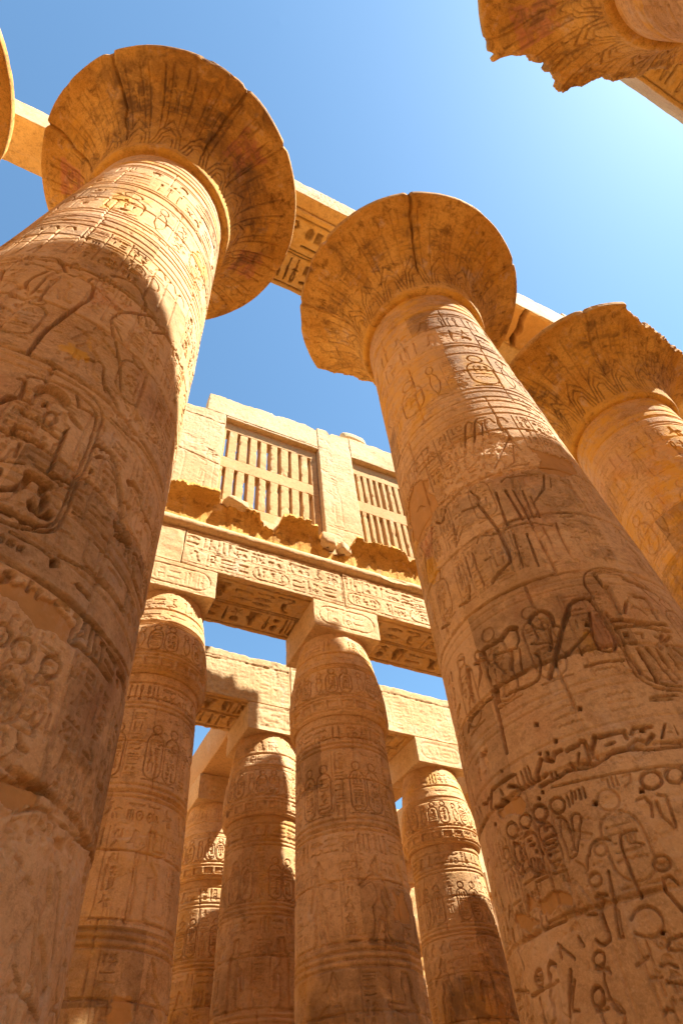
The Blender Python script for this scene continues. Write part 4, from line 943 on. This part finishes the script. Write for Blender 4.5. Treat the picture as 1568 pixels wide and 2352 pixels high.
('S2',[-2.768,4.046,-2.769,3.955]),
('S2',[-2.737,4.067,-2.748,3.969]),
('S2',[-2.718,4.056,-2.725,3.994]),
('S2',[-2.691,4.066,-2.696,3.977]),
('S2',[-2.666,4.066,-2.671,3.977]),
('S3',[-3.123,3.547,-3.037,3.535]),
('S3',[-3.124,3.502,-3.036,3.5]),
('S3',[-2.984,3.541,-2.92,3.53]),
('S3',[-2.995,3.501,-2.912,3.491,-2.917,3.404]),
('S3',[-3.124,3.502,-3.129,3.447]),
('P',[-3.104,3.334,-2.943,3.308,-2.919,3.361,-2.817,3.334,-2.835,3.299,-2.884,3.301,-2.945,3.266,-3.106,3.291,3.031,3.342,3.044,3.38]),
('S3',[-2.76,3.527,-2.744,3.588,-2.703,3.625,-2.658,3.621,-2.636,3.593]),
('S3',[-2.584,3.593,-2.563,3.618,-2.519,3.623,-2.494,3.612]),
('S4',[-2.584,3.593,-2.598,3.486,-2.599,3.324,-2.599,3.149]),
('S2',[-2.55,3.533,-2.524,3.528,-2.49,3.498]),
('S2',[-2.799,3.434,-2.77,3.532]),
('O2',[-2.747,3.334,-2.756,3.315,-2.769,3.302,-2.783,3.298,-2.797,3.305,-2.808,3.32,-2.812,3.34,-2.81,3.363,-2.801,3.382,-2.788,3.395,-2.773,3.398,-2.759,3.392,-2.749,3.377,-2.745,3.356]),
('O3',[-2.411,3.329,-2.421,3.307,-2.437,3.293,-2.456,3.288,-2.473,3.294,-2.486,3.309,-2.491,3.331,-2.489,3.356,-2.478,3.377,-2.462,3.392,-2.444,3.397,-2.426,3.391,-2.414,3.376,-2.408,3.353]),
('S2',[-2.471,3.349,-2.408,3.339]),
('S2',[-2.47,3.328,-2.42,3.321]),
('S3',[-2.476,3.236,-2.44,3.25,-2.42,3.188]),
('S3',[-2.476,3.236,-2.485,3.159,-2.452,3.012]),
('S2',[-2.434,3.839,-2.394,3.855,-2.375,3.792,-2.396,3.692]),
('S2',[-2.327,3.85,-2.289,3.825,-2.311,3.583]),
('S2',[-2.346,3.795,-2.352,3.677,-2.32,3.574]),
('S3',[-2.699,3.377,-2.717,3.196,-2.735,3.102]),
('S2',[-2.835,4.168,-2.544,4.107]),
('S2',[-2.544,4.107,-2.137,4.068]),
('S3',[2.728,3.719,2.631,3.669,2.659,3.53]),
('O1',[-2.667,3.528,-2.675,3.51,-2.688,3.498,-2.702,3.495,-2.716,3.501,-2.726,3.516,-2.73,3.536,-2.728,3.557,-2.72,3.575,-2.707,3.587,-2.693,3.59,-2.679,3.584,-2.669,3.569,-2.665,3.549]),
('S1',[-2.529,4.073,-2.533,3.996]),
('S1',[-2.506,4.075,-2.51,3.998]),
('S1',[-2.482,4.077,-2.487,4.001]),
('S1',[-2.448,4.062,-2.41,4.066,-2.421,3.998,-2.456,3.974]),
('S4',[-2.808,3.236,-2.791,3.247,-2.749,3.224]),
('S3',[-2.809,3.232,-2.785,3.217]),
('S4',[-2.772,3.201,-2.793,3.187,-2.802,3.127,-2.804,3.02,-2.803,2.95,-2.831,2.919,-2.859,2.917,-2.877,2.954]),
('S3',[-2.7,3.375,-2.738,3.118,-2.762,2.935,-2.747,2.93]),
('S2',[-2.725,3.095,-2.744,2.929]),
('S3',[-2.595,3.438,-2.599,3.146]),
('S4',[3.106,3.16,-3.086,3.16,-3.031,3.159]),
('S2',[-3.135,3.193,-2.939,3.192]),
('S4',[-2.891,3.142,-2.831,3.121]),
('O4',[-2.866,2.831,-2.874,2.812,-2.886,2.799,-2.9,2.795,-2.913,2.799,-2.922,2.812,-2.926,2.831,-2.923,2.852,-2.915,2.871,-2.902,2.884,-2.888,2.888,-2.875,2.883,-2.866,2.87,-2.863,2.851]),
('S3',[-2.924,2.786,-2.866,2.769,-2.861,2.739]),
('S3',[-2.894,2.743,-2.906,2.699,-2.902,2.573,-2.886,2.515,-2.864,2.501]),
('O3',[-2.933,2.617,-2.943,2.593,-2.957,2.576,-2.972,2.569,-2.985,2.573,-2.994,2.588,-2.996,2.611,-2.992,2.636,-2.982,2.66,-2.968,2.678,-2.952,2.685,-2.939,2.681,-2.931,2.665,-2.929,2.643]),
('S6',[3.043,2.854,3.065,2.916,3.098,2.934,3.129,2.903]),
('O3',[2.999,2.862,2.987,2.84,2.97,2.824,2.952,2.819,2.936,2.825,2.925,2.841,2.922,2.864,2.928,2.889,2.941,2.911,2.959,2.926,2.977,2.931,2.993,2.925,3.002,2.909,3.004,2.887]),
('S3',[2.95,2.889,2.988,2.884]),
('S3',[2.94,2.866,2.979,2.86]),
('S6',[-3.066,2.83,-3.113,2.706,3.106,2.535]),
('S3',[-2.964,3.015,-2.951,2.953]),
('S3',[2.822,3.298,2.801,3.216,2.834,3.075,2.835,2.998]),
('S3',[2.863,3.466,2.812,3.386]),
('S3',[-3.105,3.03,-3.039,2.923,-3.023,2.891]),
('S3',[2.587,2.919,2.825,2.828]),
('S3',[2.845,2.794,3.116,2.8]),
('S4',[-3.13,2.595,-3.084,2.58]),
('S4',[-2.992,2.551,-2.929,2.547]),
('S3',[-2.634,2.89,-2.613,2.883,-2.561,2.907]),
('H',[-2.578,2.913,-2.564,2.909,-2.57,2.889,-2.583,2.894]),
('S2',[-2.681,3.025,-2.641,3.081,-2.58,3.085,-2.546,3.021,-2.55,2.945,-2.586,2.899,-2.641,2.888,-2.688,2.933]),
('S3',[-2.578,2.806,-2.555,2.848,-2.496,2.863]),
('S3',[-2.578,2.79,-2.522,2.774]),
('S2',[-2.734,2.744,-2.671,2.779]),
('S3',[-2.633,2.712,-2.599,2.717,-2.57,2.686]),
('S3',[-2.634,2.613,-2.578,2.586]),
('S3',[-2.694,2.446,-2.676,2.47,-2.658,2.458]),
('S4',[2.921,2.75,2.936,2.586]),
('S4',[2.815,2.665,2.777,2.634]),
('S2',[-2.695,2.654,-2.647,2.647]),
('S3',[-3.096,2.999,-3.099,2.929]),
('S3',[-3.061,2.762,-3.127,2.605]),
('P',[2.894,3.366,3.105,3.262,-3.118,3.351,-2.941,3.303,-2.945,3.256,-3.125,3.295,3.088,3.173,2.926,3.279]),
]
# ------------------------------------------------------------------ the setting
g = np.linspace(-1, 1, 61); g = np.sign(g) * np.abs(g) ** 2.2 * 600; GX, GY = np.meshgrid(g, g)
gz = .03 * fbm2(GX * .3, GY * .3, 3, 1)
ground = mesh_obj('ground', [(np.stack([GX, GY, gz - .02], -1), None, False)], M_SAND); ground['kind'] = 'structure'

# ------------------------------------------------------------------ great columns, near row
S = S_BIG
BREAK2 = [(2.3, 3.9), (2.22, 3.9), (2.131, 3.24), (2.03, 2.94), (1.885, 2.53), (1.655, 2.15), (1.0, 2.2), (.6, 3.0), (.4, 3.9), (-1, 3.9)]
BREAK3 = [(-2.2, 3.9), (-2.037, 3.9), (-1.963, 3.16), (-1.864, 2.97), (-1.658, 2.79), (-1.287, 2.73), (-1.09, 2.85), (-.906, 3.12), (-.6, 3.9), (2, 3.9)]
BREAKD = [(2.3, 3.9), (2.09, 3.9), (2.096, 3.1), (2.057, 2.95), (2.0, 2.75), (1.95, 2.61), (1.87, 2.6), (1.789, 2.5), (1.7, 2.45), (1.574, 2.5), (1.466, 2.58), (1.386, 2.44), (1.2, 2.22), (.85, 2.22), (.79, 2.21), (.54, 2.44), (.2, 2.9), (0, 3.9), (-2, 3.9)]
def bare_low(su, c, R):
    su.rough([((c - 1.6) * R, 1.3), ((c + 1.6) * R, 1.3), ((c + 1.6) * R, 2.6), ((c - 1.6) * R, 2.7)], 5, .02)
big_column(-S, 0, 'nearest great column on the left, its big oval cartouche and orange plaster patch in shade', 11, half=1.55, ns=820, nz=1700, art=C1_ART, lo=9.0, rough=.6, yel=.35, seams=[(-2.31, .07, .05), (-1.30, .09, .05), (-3.02, .09, .06), (-.83, .05, .04), (.16, .04, .04), (2.4, .05, .05)], cap=(900, 230), soot=.35)
big_column(0, 0, 'great column right of centre carved with a bull, crusty pitted stone above its middle', 23, half=1.6, ns=820, nz=1700, art=C2_ART, lo=9.0, rough=.6, yel=.9, clip=BREAK2, seams=[(-2.105, .12, .06), (-.9, .05, .04), (2.8, .05, .04), (-2.9, .03, .03)], cap=(800, 200), soot=.2)
big_column(S, 0, 'great column at the right edge with yellow paint and a rim broken along its top', 37, ns=480, nz=900, yel=1.0, rough=.7, clip=BREAK3, seams=[(-2.36, .07, .05), (-1.2, .05, .05), (-1.6, .05, .05), (2.9, .05, .04)], cap=(640, 170), soot=.3)
big_column(-2 * S, 0, 'great column of which only a sunlit capital rim shows at the upper left edge', 41, ns=200, nz=300, cap=(560, 130), seams=[(.3, .04, .04)])
big_column(2 * S, 0, 'great column hidden behind the yellow painted one at the right edge', 43, ns=160, nz=240, cap=(240, 80), lod=True)
DX, DY = .2945, -9.0028
big_column(DX, DY, 'great column overhead in the upper right corner with a jagged broken capital', 53, ns=330, nz=500, clip=BREAKD, seams=[(2.2, .05, .04), (.72, .12, .08), (1.7, .04, .04)], cap=(720, 180), soot=.2)
for k, lab in ((-2, 'great column far behind the viewer on the sunny side of the nave'), (-1, 'great column right beside the viewer on the sunny side of the nave'), (1, 'great column beyond the jagged capital on the sunny side of the nave'), (2, 'second great column beyond the jagged capital on the sunny side of the nave'), (3, 'farthest great column on the sunny side of the nave')):
    big_column(DX + k * S, DY, lab, 60 + k, half=PI, ns=90, nz=120, cap=(160, 60), lod=True)

# architraves over the great columns
G_ARC = 'stone beams lying on the columns'
def beam(label, x0, x1, y0, y1, z0, z1, seed, mat=M_WALL, res=.03, art=None, topfn=None, group=G_ARC, parts=None, loc=(0, 0, 0), rz=0.0, amp=.02):
    root = thing('architrave', label, 'beam', (loc[0] + (x0 + x1) / 2, loc[1] + (y0 + y1) / 2, z0) if rz == 0 else loc, group, rz)
    o = np.array([(x0 + x1) / 2, (y0 + y1) / 2, z0]) if rz == 0 else np.zeros(3)
    art2 = None
    gr = rbox(x0, x1, y0, y1, z0, z1, res, art, seed, .035, amp, topfn)
    mesh_obj('block', [(P - o, T, c) for P, T, c in gr], mat, root)
    return root
def soffit_text(x0, x1, y0, y1, seed, d=.05):
    def f(su):
        rng = random.Random(seed); h = (y1 - y0); su.bulge = .1
        for v in (y0 + .12, y0 + h * .5 - .04, y0 + h * .5 + .04, y1 - .12): su.stroke([(x0, v), (x1, v)], .05, d * .6)
        text_row(su, x0, x1, y0 + .2, y0 + h * .5 - .1, rng, d); text_row(su, x0, x1, y0 + h * .5 + .1, y1 - .2, rng, d)
        su.T[..., 1] = .5; su.T[..., 3] = .6 * sstep(-.04, -.1, su.H)      # yellow pigment, and shade painted dark into the deep cut signs
    return f
def front_text(x0, x1, z0, z1, seed, rows=2, d=.022):
    def f(su):
        rng = random.Random(seed); h = (z1 - z0) / rows
        for k in range(rows):
            su.stroke([(x0, z0 + k * h), (x1, z0 + k * h)], .03, d * .8); text_row(su, x0, x1, z0 + k * h + .04, z0 + (k + 1) * h - .04, rng, d)
    return f
def worn_top(z, a=.12, f=.6, seed=0):
    return lambda X, Y: z + a * (1.0 * fbm2(X * f, Y * f, 4, seed) + .8 * bn(X + 0 * Y, 1.1, seed) + .5 * bn(X, 4.5, seed + 1))
# the span left of the near capital has lost its front beam: only the rear one is left
beam('beam behind the leftmost sunlit rim with a plain pitted underside', -2 * S - .5, -S - .02, .3, 1.6, 21.5, 23.05, 101, res=.04, art={'s': lambda su: (su.stroke([(-16, 1.25), (-7, 1.25)], .06, .03),)}, topfn=worn_top(23.05, .05, .5, 1))
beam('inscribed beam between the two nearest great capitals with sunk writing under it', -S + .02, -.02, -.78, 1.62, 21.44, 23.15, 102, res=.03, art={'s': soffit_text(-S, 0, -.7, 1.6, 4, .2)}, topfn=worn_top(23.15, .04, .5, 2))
beam('pale sunlit front beam running above the two nearest great capitals', -S + .02, -.02, -1.2, -.785, 21.62, 23.2, 103, res=.03, art={'f': front_text(-S, 0, 21.8, 23.0, 6)}, topfn=worn_top(23.2, .05, .5, 3))
def crack(x0):
    def f(su):
        su.hole([(x0 - .02, -1.19), (x0 + .14, -1.19), (x0 + .2, -.75), (x0 + .42, -.45), (x0 + .3, -.2), (x0 + .5, .12), (x0 + .4, .22), (x0 + .1, -.1), (x0 + .1, -.5), (x0 - .04, -.9)], .7)
        su.stroke([(x0 + .1, .05), (x0 - .8, .12), (x0 + 2, .2)], .05, .06); su.paint([(x0 - 3, -1.1), (x0 + 2, -1.1), (x0 + 2, .1), (x0 - 3, .1)], 0, .8, 3)
    return f
beam('cracked beam with a dark jagged split between the middle and right great capitals', .02, S - .02, -1.2, 1.6, 21.5, 23.3, 104, res=.03, art={'s': crack(4.55)}, topfn=lambda X, Y: worn_top(23.3, .07, .6, 4)(X, Y) + .05 * X + 1.5 * sstep(-.2, .4, Y) * sstep(2.5, 5, X))  # unseen rear of the top raised to shade the middle bud column
beam('beam beyond the right hand great capital', S + .02, 2 * S + .6, -1.2, 1.6, 21.5, 24.1, 105, res=.1)  # height added out of view to shade the middle aisle column's bud
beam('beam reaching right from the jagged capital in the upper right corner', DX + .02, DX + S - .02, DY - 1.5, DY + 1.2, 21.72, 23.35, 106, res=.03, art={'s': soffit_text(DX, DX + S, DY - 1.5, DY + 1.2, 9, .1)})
for k, lab in ((-2, 'beam of the sunny row far behind the viewer'), (-1, 'beam of the sunny row above the viewer'), (1, 'beam of the sunny row two columns to the right'), (2, 'last beam of the sunny row to the right')):
    beam(lab, DX + k * S + .02, DX + (k + 1) * S - .02, DY - 1.4, DY + 1.2, 21.72, 23.3, 110 + k, res=.15)

# ------------------------------------------------------------------ side aisle, first row with the clerestory
ROT = -.0161; SX, SY = 1.0247, 8.2975
def srow(x): return (x, SY + (x - SX) * ROT)
cols1 = [(-9.2, 'hidden aisle column behind the nearest great column', 0), (-4.09, 'aisle column with rounded bud top directly right of the nearest great shaft', 1), (1.0247, 'aisle column with bud top in the middle, front row between the two great shafts', 1), (7.65, 'aisle column hidden behind the bull column', 0), (12.9, 'aisle column hidden behind the right great columns', 0), (18.2, 'last hidden aisle column to the right', 0)]
for i, (x, lab, vis) in enumerate(cols1):
    X, Y = srow(x)
    if vis: bud_column(X, Y, lab, 200 + i, ns=400, nz=800, rz=ROT, res=.02, ab=(12.6, 13.6))
    else: bud_column(X, Y, lab, 200 + i, ns=80, nz=100, half=PI, rz=ROT, res=.1, detail=False, ab=(12.6, 13.6))
# local frame of the row: origin at the middle aisle column
def LX(x): return x - SX
def arch_front(x0, x1, seed):
    def f(su):
        rng = random.Random(seed)
        for v in (13.72, 14.28, 14.34, 14.9): su.stroke([(x0, v), (x1, v)], .03, .02)
        text_row(su, x0, x1, 14.36, 14.88, rng, .036)
        x = x0 + .1
        while x < x1:
            if rng.random() < .35: cartouche(su, x, 13.76, 1.15, .48, rng, .036, False, True); x += 1.25
            else: text_row(su, x, x + .9, 13.76, 14.26, rng, .036); x += 1.0
    return f
spans = [(-9.2, -4.09, 'aisle beam running behind the nearest great shaft'), (-4.09, 1.0247, 'inscribed aisle beam bridging the two visible front bud columns, writing cut under it'), (1.0247, 7.65, 'inscribed aisle beam running right from the middle bud column behind the bull column'), (7.65, 12.9, 'hidden aisle beam behind the bull column'), (12.9, 18.6, 'last hidden aisle beam to the right')]
for i, (a, b, lab) in enumerate(spans):
    a, b = LX(a), LX(b); vis = i in (1, 2)
    root = thing('architrave', lab, 'beam', (SX, SY, 0), G_ARC, ROT)
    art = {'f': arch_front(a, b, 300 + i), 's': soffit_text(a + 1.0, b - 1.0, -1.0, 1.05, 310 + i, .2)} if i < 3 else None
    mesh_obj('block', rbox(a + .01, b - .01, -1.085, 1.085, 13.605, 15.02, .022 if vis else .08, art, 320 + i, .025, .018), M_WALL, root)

# the clerestory wall above them: piers, lintels, stone window grilles, roll moulding and broken cornice
wall = thing('clerestory_wall', 'sunlit clerestory wall with stone grille windows above the aisle beam', 'wall', (SX, SY, 0), None, ROT)
YF, YB = -.88, -.32                                                  # wall faces in the local frame
def pier_art(x0, x1, z0, z1, seed, figs=True):
    def f(su):
        rng = random.Random(seed); w = x1 - x0
        text_cols(su, x0 + .1, x1 - .1, z0 + (z1 - z0) * .55, z1 - .15, .34, rng, .013)
        x = x0 + .1
        while x < x1 - .5: figure(su, x, z0 + .3, min(.95, w * .6), (z1 - z0) * .45, rng, .02, rng.random() < .5, False); x += 1.05
        su.stroke([(x0 + .05, z0 + .2), (x1 - .05, z0 + .2)], .03, .02)
        if w > 2: su.stroke([(x0 + .6, z1 - .35), (x0 + 1.4, z1 - .42), (x1, z1 - .6)], .05, .05); su.stroke([(x0, z0 + 2.7), (x0 + w * .5, z0 + 2.5), (x1, z0 + 2.2)], .04, .045)
    return f
wg = []
def wadd(x0, x1, z0, z1, seed, art=None, topfn=None, y0=YF, y1=YB, res=.03): wg.extend(rbox(LX(x0), LX(x1), y0, y1, z0, z1, res, art, seed, .03, .018, topfn))
def shift(f): return f
wadd(-10.4, 5.66, 15.5, 16.7, 401, None, lambda X, Y: 16.7 + .0 * X, res=.08)
wadd(-10.4, -3.31, 16.7, 22.45, 402, {'f': pier_art(LX(-6.4), LX(-3.36), 16.8, 22.3, 21)}, lambda X, Y: 22.42 + .1 * fbm2(X * .8, Y, 3, 5) + .12 * (X - LX(-4.2)) * (X > LX(-5)) + .12 * bn(X, 2, 3))
wadd(-4.12, .68, 22.45, 23.7, 403, None, lambda X, Y: 23.72 + .05 * (X - LX(-4.1)) + .08 * fbm2(X * 1.1, Y, 4, 7) + .12 * bn(X, 1.3, 2) + .07 * bn(X, 6, 5) - .3 * (X > LX(.2)) * (X - LX(.2)))
wadd(-3.30, .68, 22.33, 22.448, 404, None, None, YF + .015)
wadd(.70, 2.24, 16.7, 24.1, 405, {'f': pier_art(LX(.72), LX(2.2), 17.3, 22.6, 23)}, lambda X, Y: 24.0 + .1 * fbm2(X * 1.4, Y, 4, 9) + .14 * bn(X, 2.2, 4) - .25 * np.exp(-((X - LX(1.3)) / .09) ** 2))
wadd(2.26, 5.65, 22.6, 24.3, 406, None, lambda X, Y: 24.2 + .1 * fbm2(X * .9, Y, 4, 11) + .16 * bn(X, 1.4, 6) + .07 * bn(X, 6, 7) - .5 * sstep(LX(4.6), LX(4.8), X))
wadd(5.1, 5.65, 16.7, 22.585, 407)
wadd(5.67, 6.4, 15.5, 21.7, 408, None, lambda X, Y: 21.7 - .5 * np.clip(X - LX(5.7), 0, 2) + .3 * fbm2(X * 3, Y, 3, 12))
mesh_obj('wall', wg, M_WALL, wall)
def grille(x0, x1, z0, z1):
    gs = []; n = 9; y0, y1 = YF + .24, YF + .68; m = .22
    zs = [(z0, z0 + .75), (19.32, 19.95), (21.78, z1)]
    for i, (a, b) in enumerate(zs): gs += rbox(LX(x0) + .004, LX(x1) - .004, y0, y1, a, b, .06, None, 431 + i, .012, .006)
    pitch = (x1 - x0 - .12) / n; sw = .145
    for (a, b) in ((zs[0][1], zs[1][0]), (zs[1][1], zs[2][0])):
        for k in range(n + 1):
            xa = x0 + .12 + (k - 1) * pitch + sw if k else x0 + .004; xb = x0 + .12 + k * pitch + .03 * math.sin(k * 5.1 + a * 3) if k < n else x1 - .004
            if xb - xa > .03: gs += rbox(LX(xa), LX(xb), y0 + .003, y1 - .003, a + .001, b - .001, .04, None, 440 + k, .014, .016)
    return gs
mesh_obj('window_grille', grille(-3.31, .68, 16.7, 22.33), M_PLAIN, wall)
mesh_obj('window_grille', grille(2.25, 5.09, 16.7, 22.585), M_PLAIN, wall)
xs = np.arange(LX(-10.4), LX(10.5), .04); an = np.linspace(-PI * .5, PI * .5, 16)
XX, AA = np.meshgrid(xs, an); rr = .2 + .012 * fbm2(XX * 5, AA * 2, 3, 3)
chipd = 1 - .35 * sstep(.25, .4, fbm2(XX * .9, AA * .4, 4, 8))
TP = np.stack([XX, -1.02 - rr * chipd * np.cos(AA), 15.27 + rr * np.sin(AA)], -1)
cap_ = [np.stack([XX[:1], XX[:1] * 0 - .6, XX[:1] * 0 + 15.06], -1), TP, np.stack([XX[:1], XX[:1] * 0 - .6, XX[:1] * 0 + 15.48], -1)]
mesh_obj('roll_moulding', [(np.concatenate(cap_, 0), None, False)], M_WALL, wall)
# cavetto cornice, broken into stumps
kx = [-11, -4.75, -4.7, -3.4, -3.3, -3.2, -2.6, -1.95, -1.88, -1.5, -1.35, -1.2, -1.1, -.2, .12, .22, .4, .7, 1.15, 1.35, 1.6, 2.4, 3.4, 3.7, 4.2, 6.5, 7.2, 10.5]
kp = [.9, .92, 1, 1, .98, .5, .62, .66, .4, .25, .2, .35, .9, .98, .92, .5, .2, .1, .14, .55, .85, .95, .95, .6, .85, .9, .5, .3]
kz = [16.5, 16.5, 16.62, 16.62, 16.6, 16.3, 16.35, 16.3, 16.1, 15.9, 15.85, 16.2, 16.55, 16.62, 16.6, 16.2, 15.9, 15.75, 15.8, 16.2, 16.45, 16.5, 16.55, 16.3, 16.5, 16.5, 16.3, 16.1]
xs = np.arange(LX(-10.4), LX(10.5), .03); pr = np.interp(xs + SX, kx, kp); zt = np.interp(xs + SX, kx, kz)
t = np.linspace(0, 1, 34); rows = []
brk = .3 * bn(xs, 2.6, 31) + .14 * bn(xs, 8, 33) + .05 * fbm2(xs * 9, xs * 0 + 4, 3, 33); zt = zt + .1 + .22 * bn(xs, 2.1, 35) + .12 * bn(xs, 7, 36) + .04 * fbm2(xs * 12, xs * 0 + 9, 3, 35)
for q in t:
    y = .02 + .44 * (1 - math.cos(q * PI / 2)); z = 15.48 + 1.12 * math.sin(q * PI / 2) ** .9
    yy = np.minimum(y, .46 * np.clip(pr + brk, .03, 1.1)); zz = np.minimum(z, zt - .02)
    n_ = (.03 * fbm2(xs * 7, xs * 0 + q * 6, 4, 37) + .06 * bn(xs, 5, 38 + int(q * 5))) * (1.5 - pr)
    rows.append(np.stack([xs, -1.05 - yy + n_, zz], -1))
top = rows[-1].copy(); top[:, 2] = zt; rows.append(top)
for f in (.4, .8): b_ = top.copy(); b_[:, 1] = top[:, 1] * (1 - f) + (-.82) * f; b_[:, 2] += .05 * fbm2(xs * 4, xs * 0 + f * 7, 3, 39); rows.append(b_)
b_ = top.copy(); b_[:, 1] = -.8; rows.append(b_)
mesh_obj('cornice', [(np.stack(rows), None, False)], M_CAP, wall)
# rubble of the broken cornice still on the ledge, and one loose block on the wall top
def rock(name, label, cat, loc, size, seed, group=None, rz=0.0):
    u = np.linspace(-PI, PI, 40, endpoint=False); v = np.linspace(-PI / 2 + .02, PI / 2 - .02, 24); U, Vv = np.meshgrid(u, v)
    sp = lambda a: np.sign(a) * np.abs(a) ** .55
    P = np.stack([sp(np.cos(Vv)) * sp(np.cos(U)), sp(np.cos(Vv)) * sp(np.sin(U)), sp(np.sin(Vv))], -1)
    P = P * (1 + .22 * fbm3(P * 1.3, 4, seed)[..., None]) * np.array(size) / 2
    o = mesh_obj(name, [(P, None, True)], M_WALL, None, loc); o.rotation_euler = (0, .06, rz); return tag(o, label, cat, group)
rock('loose_block', 'loose weathered block lying on top of the clerestory wall', 'stone', (2.75, SY - .35, 24.72), (1.25, .8, .55), 5)
G_RUB = 'broken stones left on the cornice ledge'
rock('rubble_stone', 'larger broken stone on the ledge at the foot of the window pier', 'stone', (.55, SY - 1.15, 16.25), (.6, .5, .6), 11, G_RUB)
rock('rubble_stone', 'small rubble stone on the ledge right of the pier foot', 'stone', (1.15, SY - 1.12, 16.1), (.5, .4, .4), 13, G_RUB, .4)
rock('rubble_stone', 'flat rubble stone on the ledge in front of the left window', 'stone', (-2.75, SY - 1.2, 16.55), (.8, .5, .3), 17, G_RUB, .2)
# a second stump of clerestory far to the right
beam('distant pale clerestory pier seen between the bull column and the right edge column', 18.0, 23.0, 7.3, 8.6, 15.1, 26.2, 471, res=.15, topfn=worn_top(26.0, .3, .5, 6), group=None)

# ------------------------------------------------------------------ aisle rows farther back
AB2 = (12.33, 13.3)
rows2 = [(-4.09, 13.6, 'second row bud column hidden behind the left front bud column', 0), (1.02, 13.6, 'second row bud column between the two front bud columns, sunlit down its right edge', 1), (7.7, 13.6, 'second row bud column with a bright sun patch right of the middle bud column', 1), (12.95, 13.6, 'second row bud column hidden behind the bull column', 0),
         (-4.09, 18.9, 'third row bud column hidden at the left', 0), (1.02, 18.9, 'third row bud column with a slanting sun streak, deep in the gap on the left', 1), (7.7, 18.9, 'third row bud column hidden behind the sun patched one', 0), (12.0, 18.9, 'third row bud column peeping out beside the bull column', 1), (17.6, 18.9, 'third row bud column hidden at the right', 0),
         (1.02, 24.2, 'fourth row bud column lost in the dark of the aisle', 0), (7.7, 24.2, 'fourth row bud column behind the sun patched one', 0), (13.0, 24.2, 'fourth row bud column seen in the narrow slit beside the bull column', 0), (18.5, 24.2, 'fourth row bud column farthest to the right', 0)]
for i, (x, y, lab, vis) in enumerate(rows2):
    if vis: bud_column(x, y, lab, 500 + i, ns=260, nz=420, ab=AB2, res=.035)
    else: bud_column(x, y, lab, 500 + i, ns=90, nz=110, ab=AB2, half=PI, res=.12, detail=False)
def wall_text(x0, x1, z0, z1, seed):
    def f(su):
        rng = random.Random(seed); text_cols(su, x0, x1, z0 + .1, z1 - .35, .4, rng, .016); su.stroke([(x0, z1 - .3), (x1, z1 - .36)], .05, .035)
        su.stroke([(x0 + .4, z1 - .22), (x0 + 2.2, z1 - .45), (x0 + 3.0, z1 - .4)], .06, .06)
    return f
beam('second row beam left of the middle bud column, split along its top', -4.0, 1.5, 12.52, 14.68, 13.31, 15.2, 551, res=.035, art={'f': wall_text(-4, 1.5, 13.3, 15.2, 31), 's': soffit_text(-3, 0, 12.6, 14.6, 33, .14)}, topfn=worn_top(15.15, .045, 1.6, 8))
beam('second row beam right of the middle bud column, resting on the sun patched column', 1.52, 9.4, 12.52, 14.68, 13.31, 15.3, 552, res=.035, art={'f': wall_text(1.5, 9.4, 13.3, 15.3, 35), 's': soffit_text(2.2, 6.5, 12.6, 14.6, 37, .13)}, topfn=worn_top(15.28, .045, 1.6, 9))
beam('hidden second row beam behind the bull column', 9.42, 14.2, 12.52, 14.68, 13.31, 15.2, 553, res=.12)
for i, (x, lab) in enumerate([(-4.09, 'plain cross beam hidden at the left of the aisle'), (1.02, 'plain restored cross beam running back from the second row bud column on the left'), (7.7, 'plain cross beam running back from the sun patched column'), (12.3, 'plain cross beam at the slit beside the bull column')]):
    beam(lab, x - 1.02, x + 1.02, 14.7, 24.8, 13.305, 14.9, 560 + i, mat=M_PLAIN, res=.1)
opp = thing('clerestory_wall', 'clerestory wall on the sunny side of the nave, behind the viewer', 'wall', (0, -17.4, 0))
mesh_obj('wall', rbox(-34, 34, -.6, .6, 13.6, 24, .4, None, 611, .05, .04), M_WALL, opp)
for i in range(-5, 6): bud_column(i * 5.6, -17.4, 'bud column behind the viewer, %s' % ('middle one of the sunny aisle' if i == 0 else ['', 'first', 'second', 'third', 'fourth', 'fifth'][abs(i)] + (' right' if i > 0 else ' left') + ' of the middle of the sunny aisle'), 620 + i, ns=60, nz=60, half=PI, res=.2, detail=False, ab=(12.6, 13.58))
pw = thing('pylon', 'great gate tower closing the right end of the hall', 'wall', (34, 8, 0)); mesh_obj('wall', rbox(-2, 2, -30, 26, 0, 19, .6, None, 612, .05, .06), M_WALL, pw)
pw = thing('pylon', 'great gate tower closing the left end of the hall', 'wall', (-34, 8, 0)); mesh_obj('wall', rbox(-2, 2, -30, 26, 0, 22, .6, None, 613, .05, .06), M_WALL, pw)
tw = thing('enclosure_wall', 'tall sunlit enclosure wall closing the hall far behind the aisle', 'wall', (8, 34, 0))
mesh_obj('wall', rbox(-40, 40, -1, 1, 0, 21, .5, None, 601, .05, .05), M_WALL, tw)
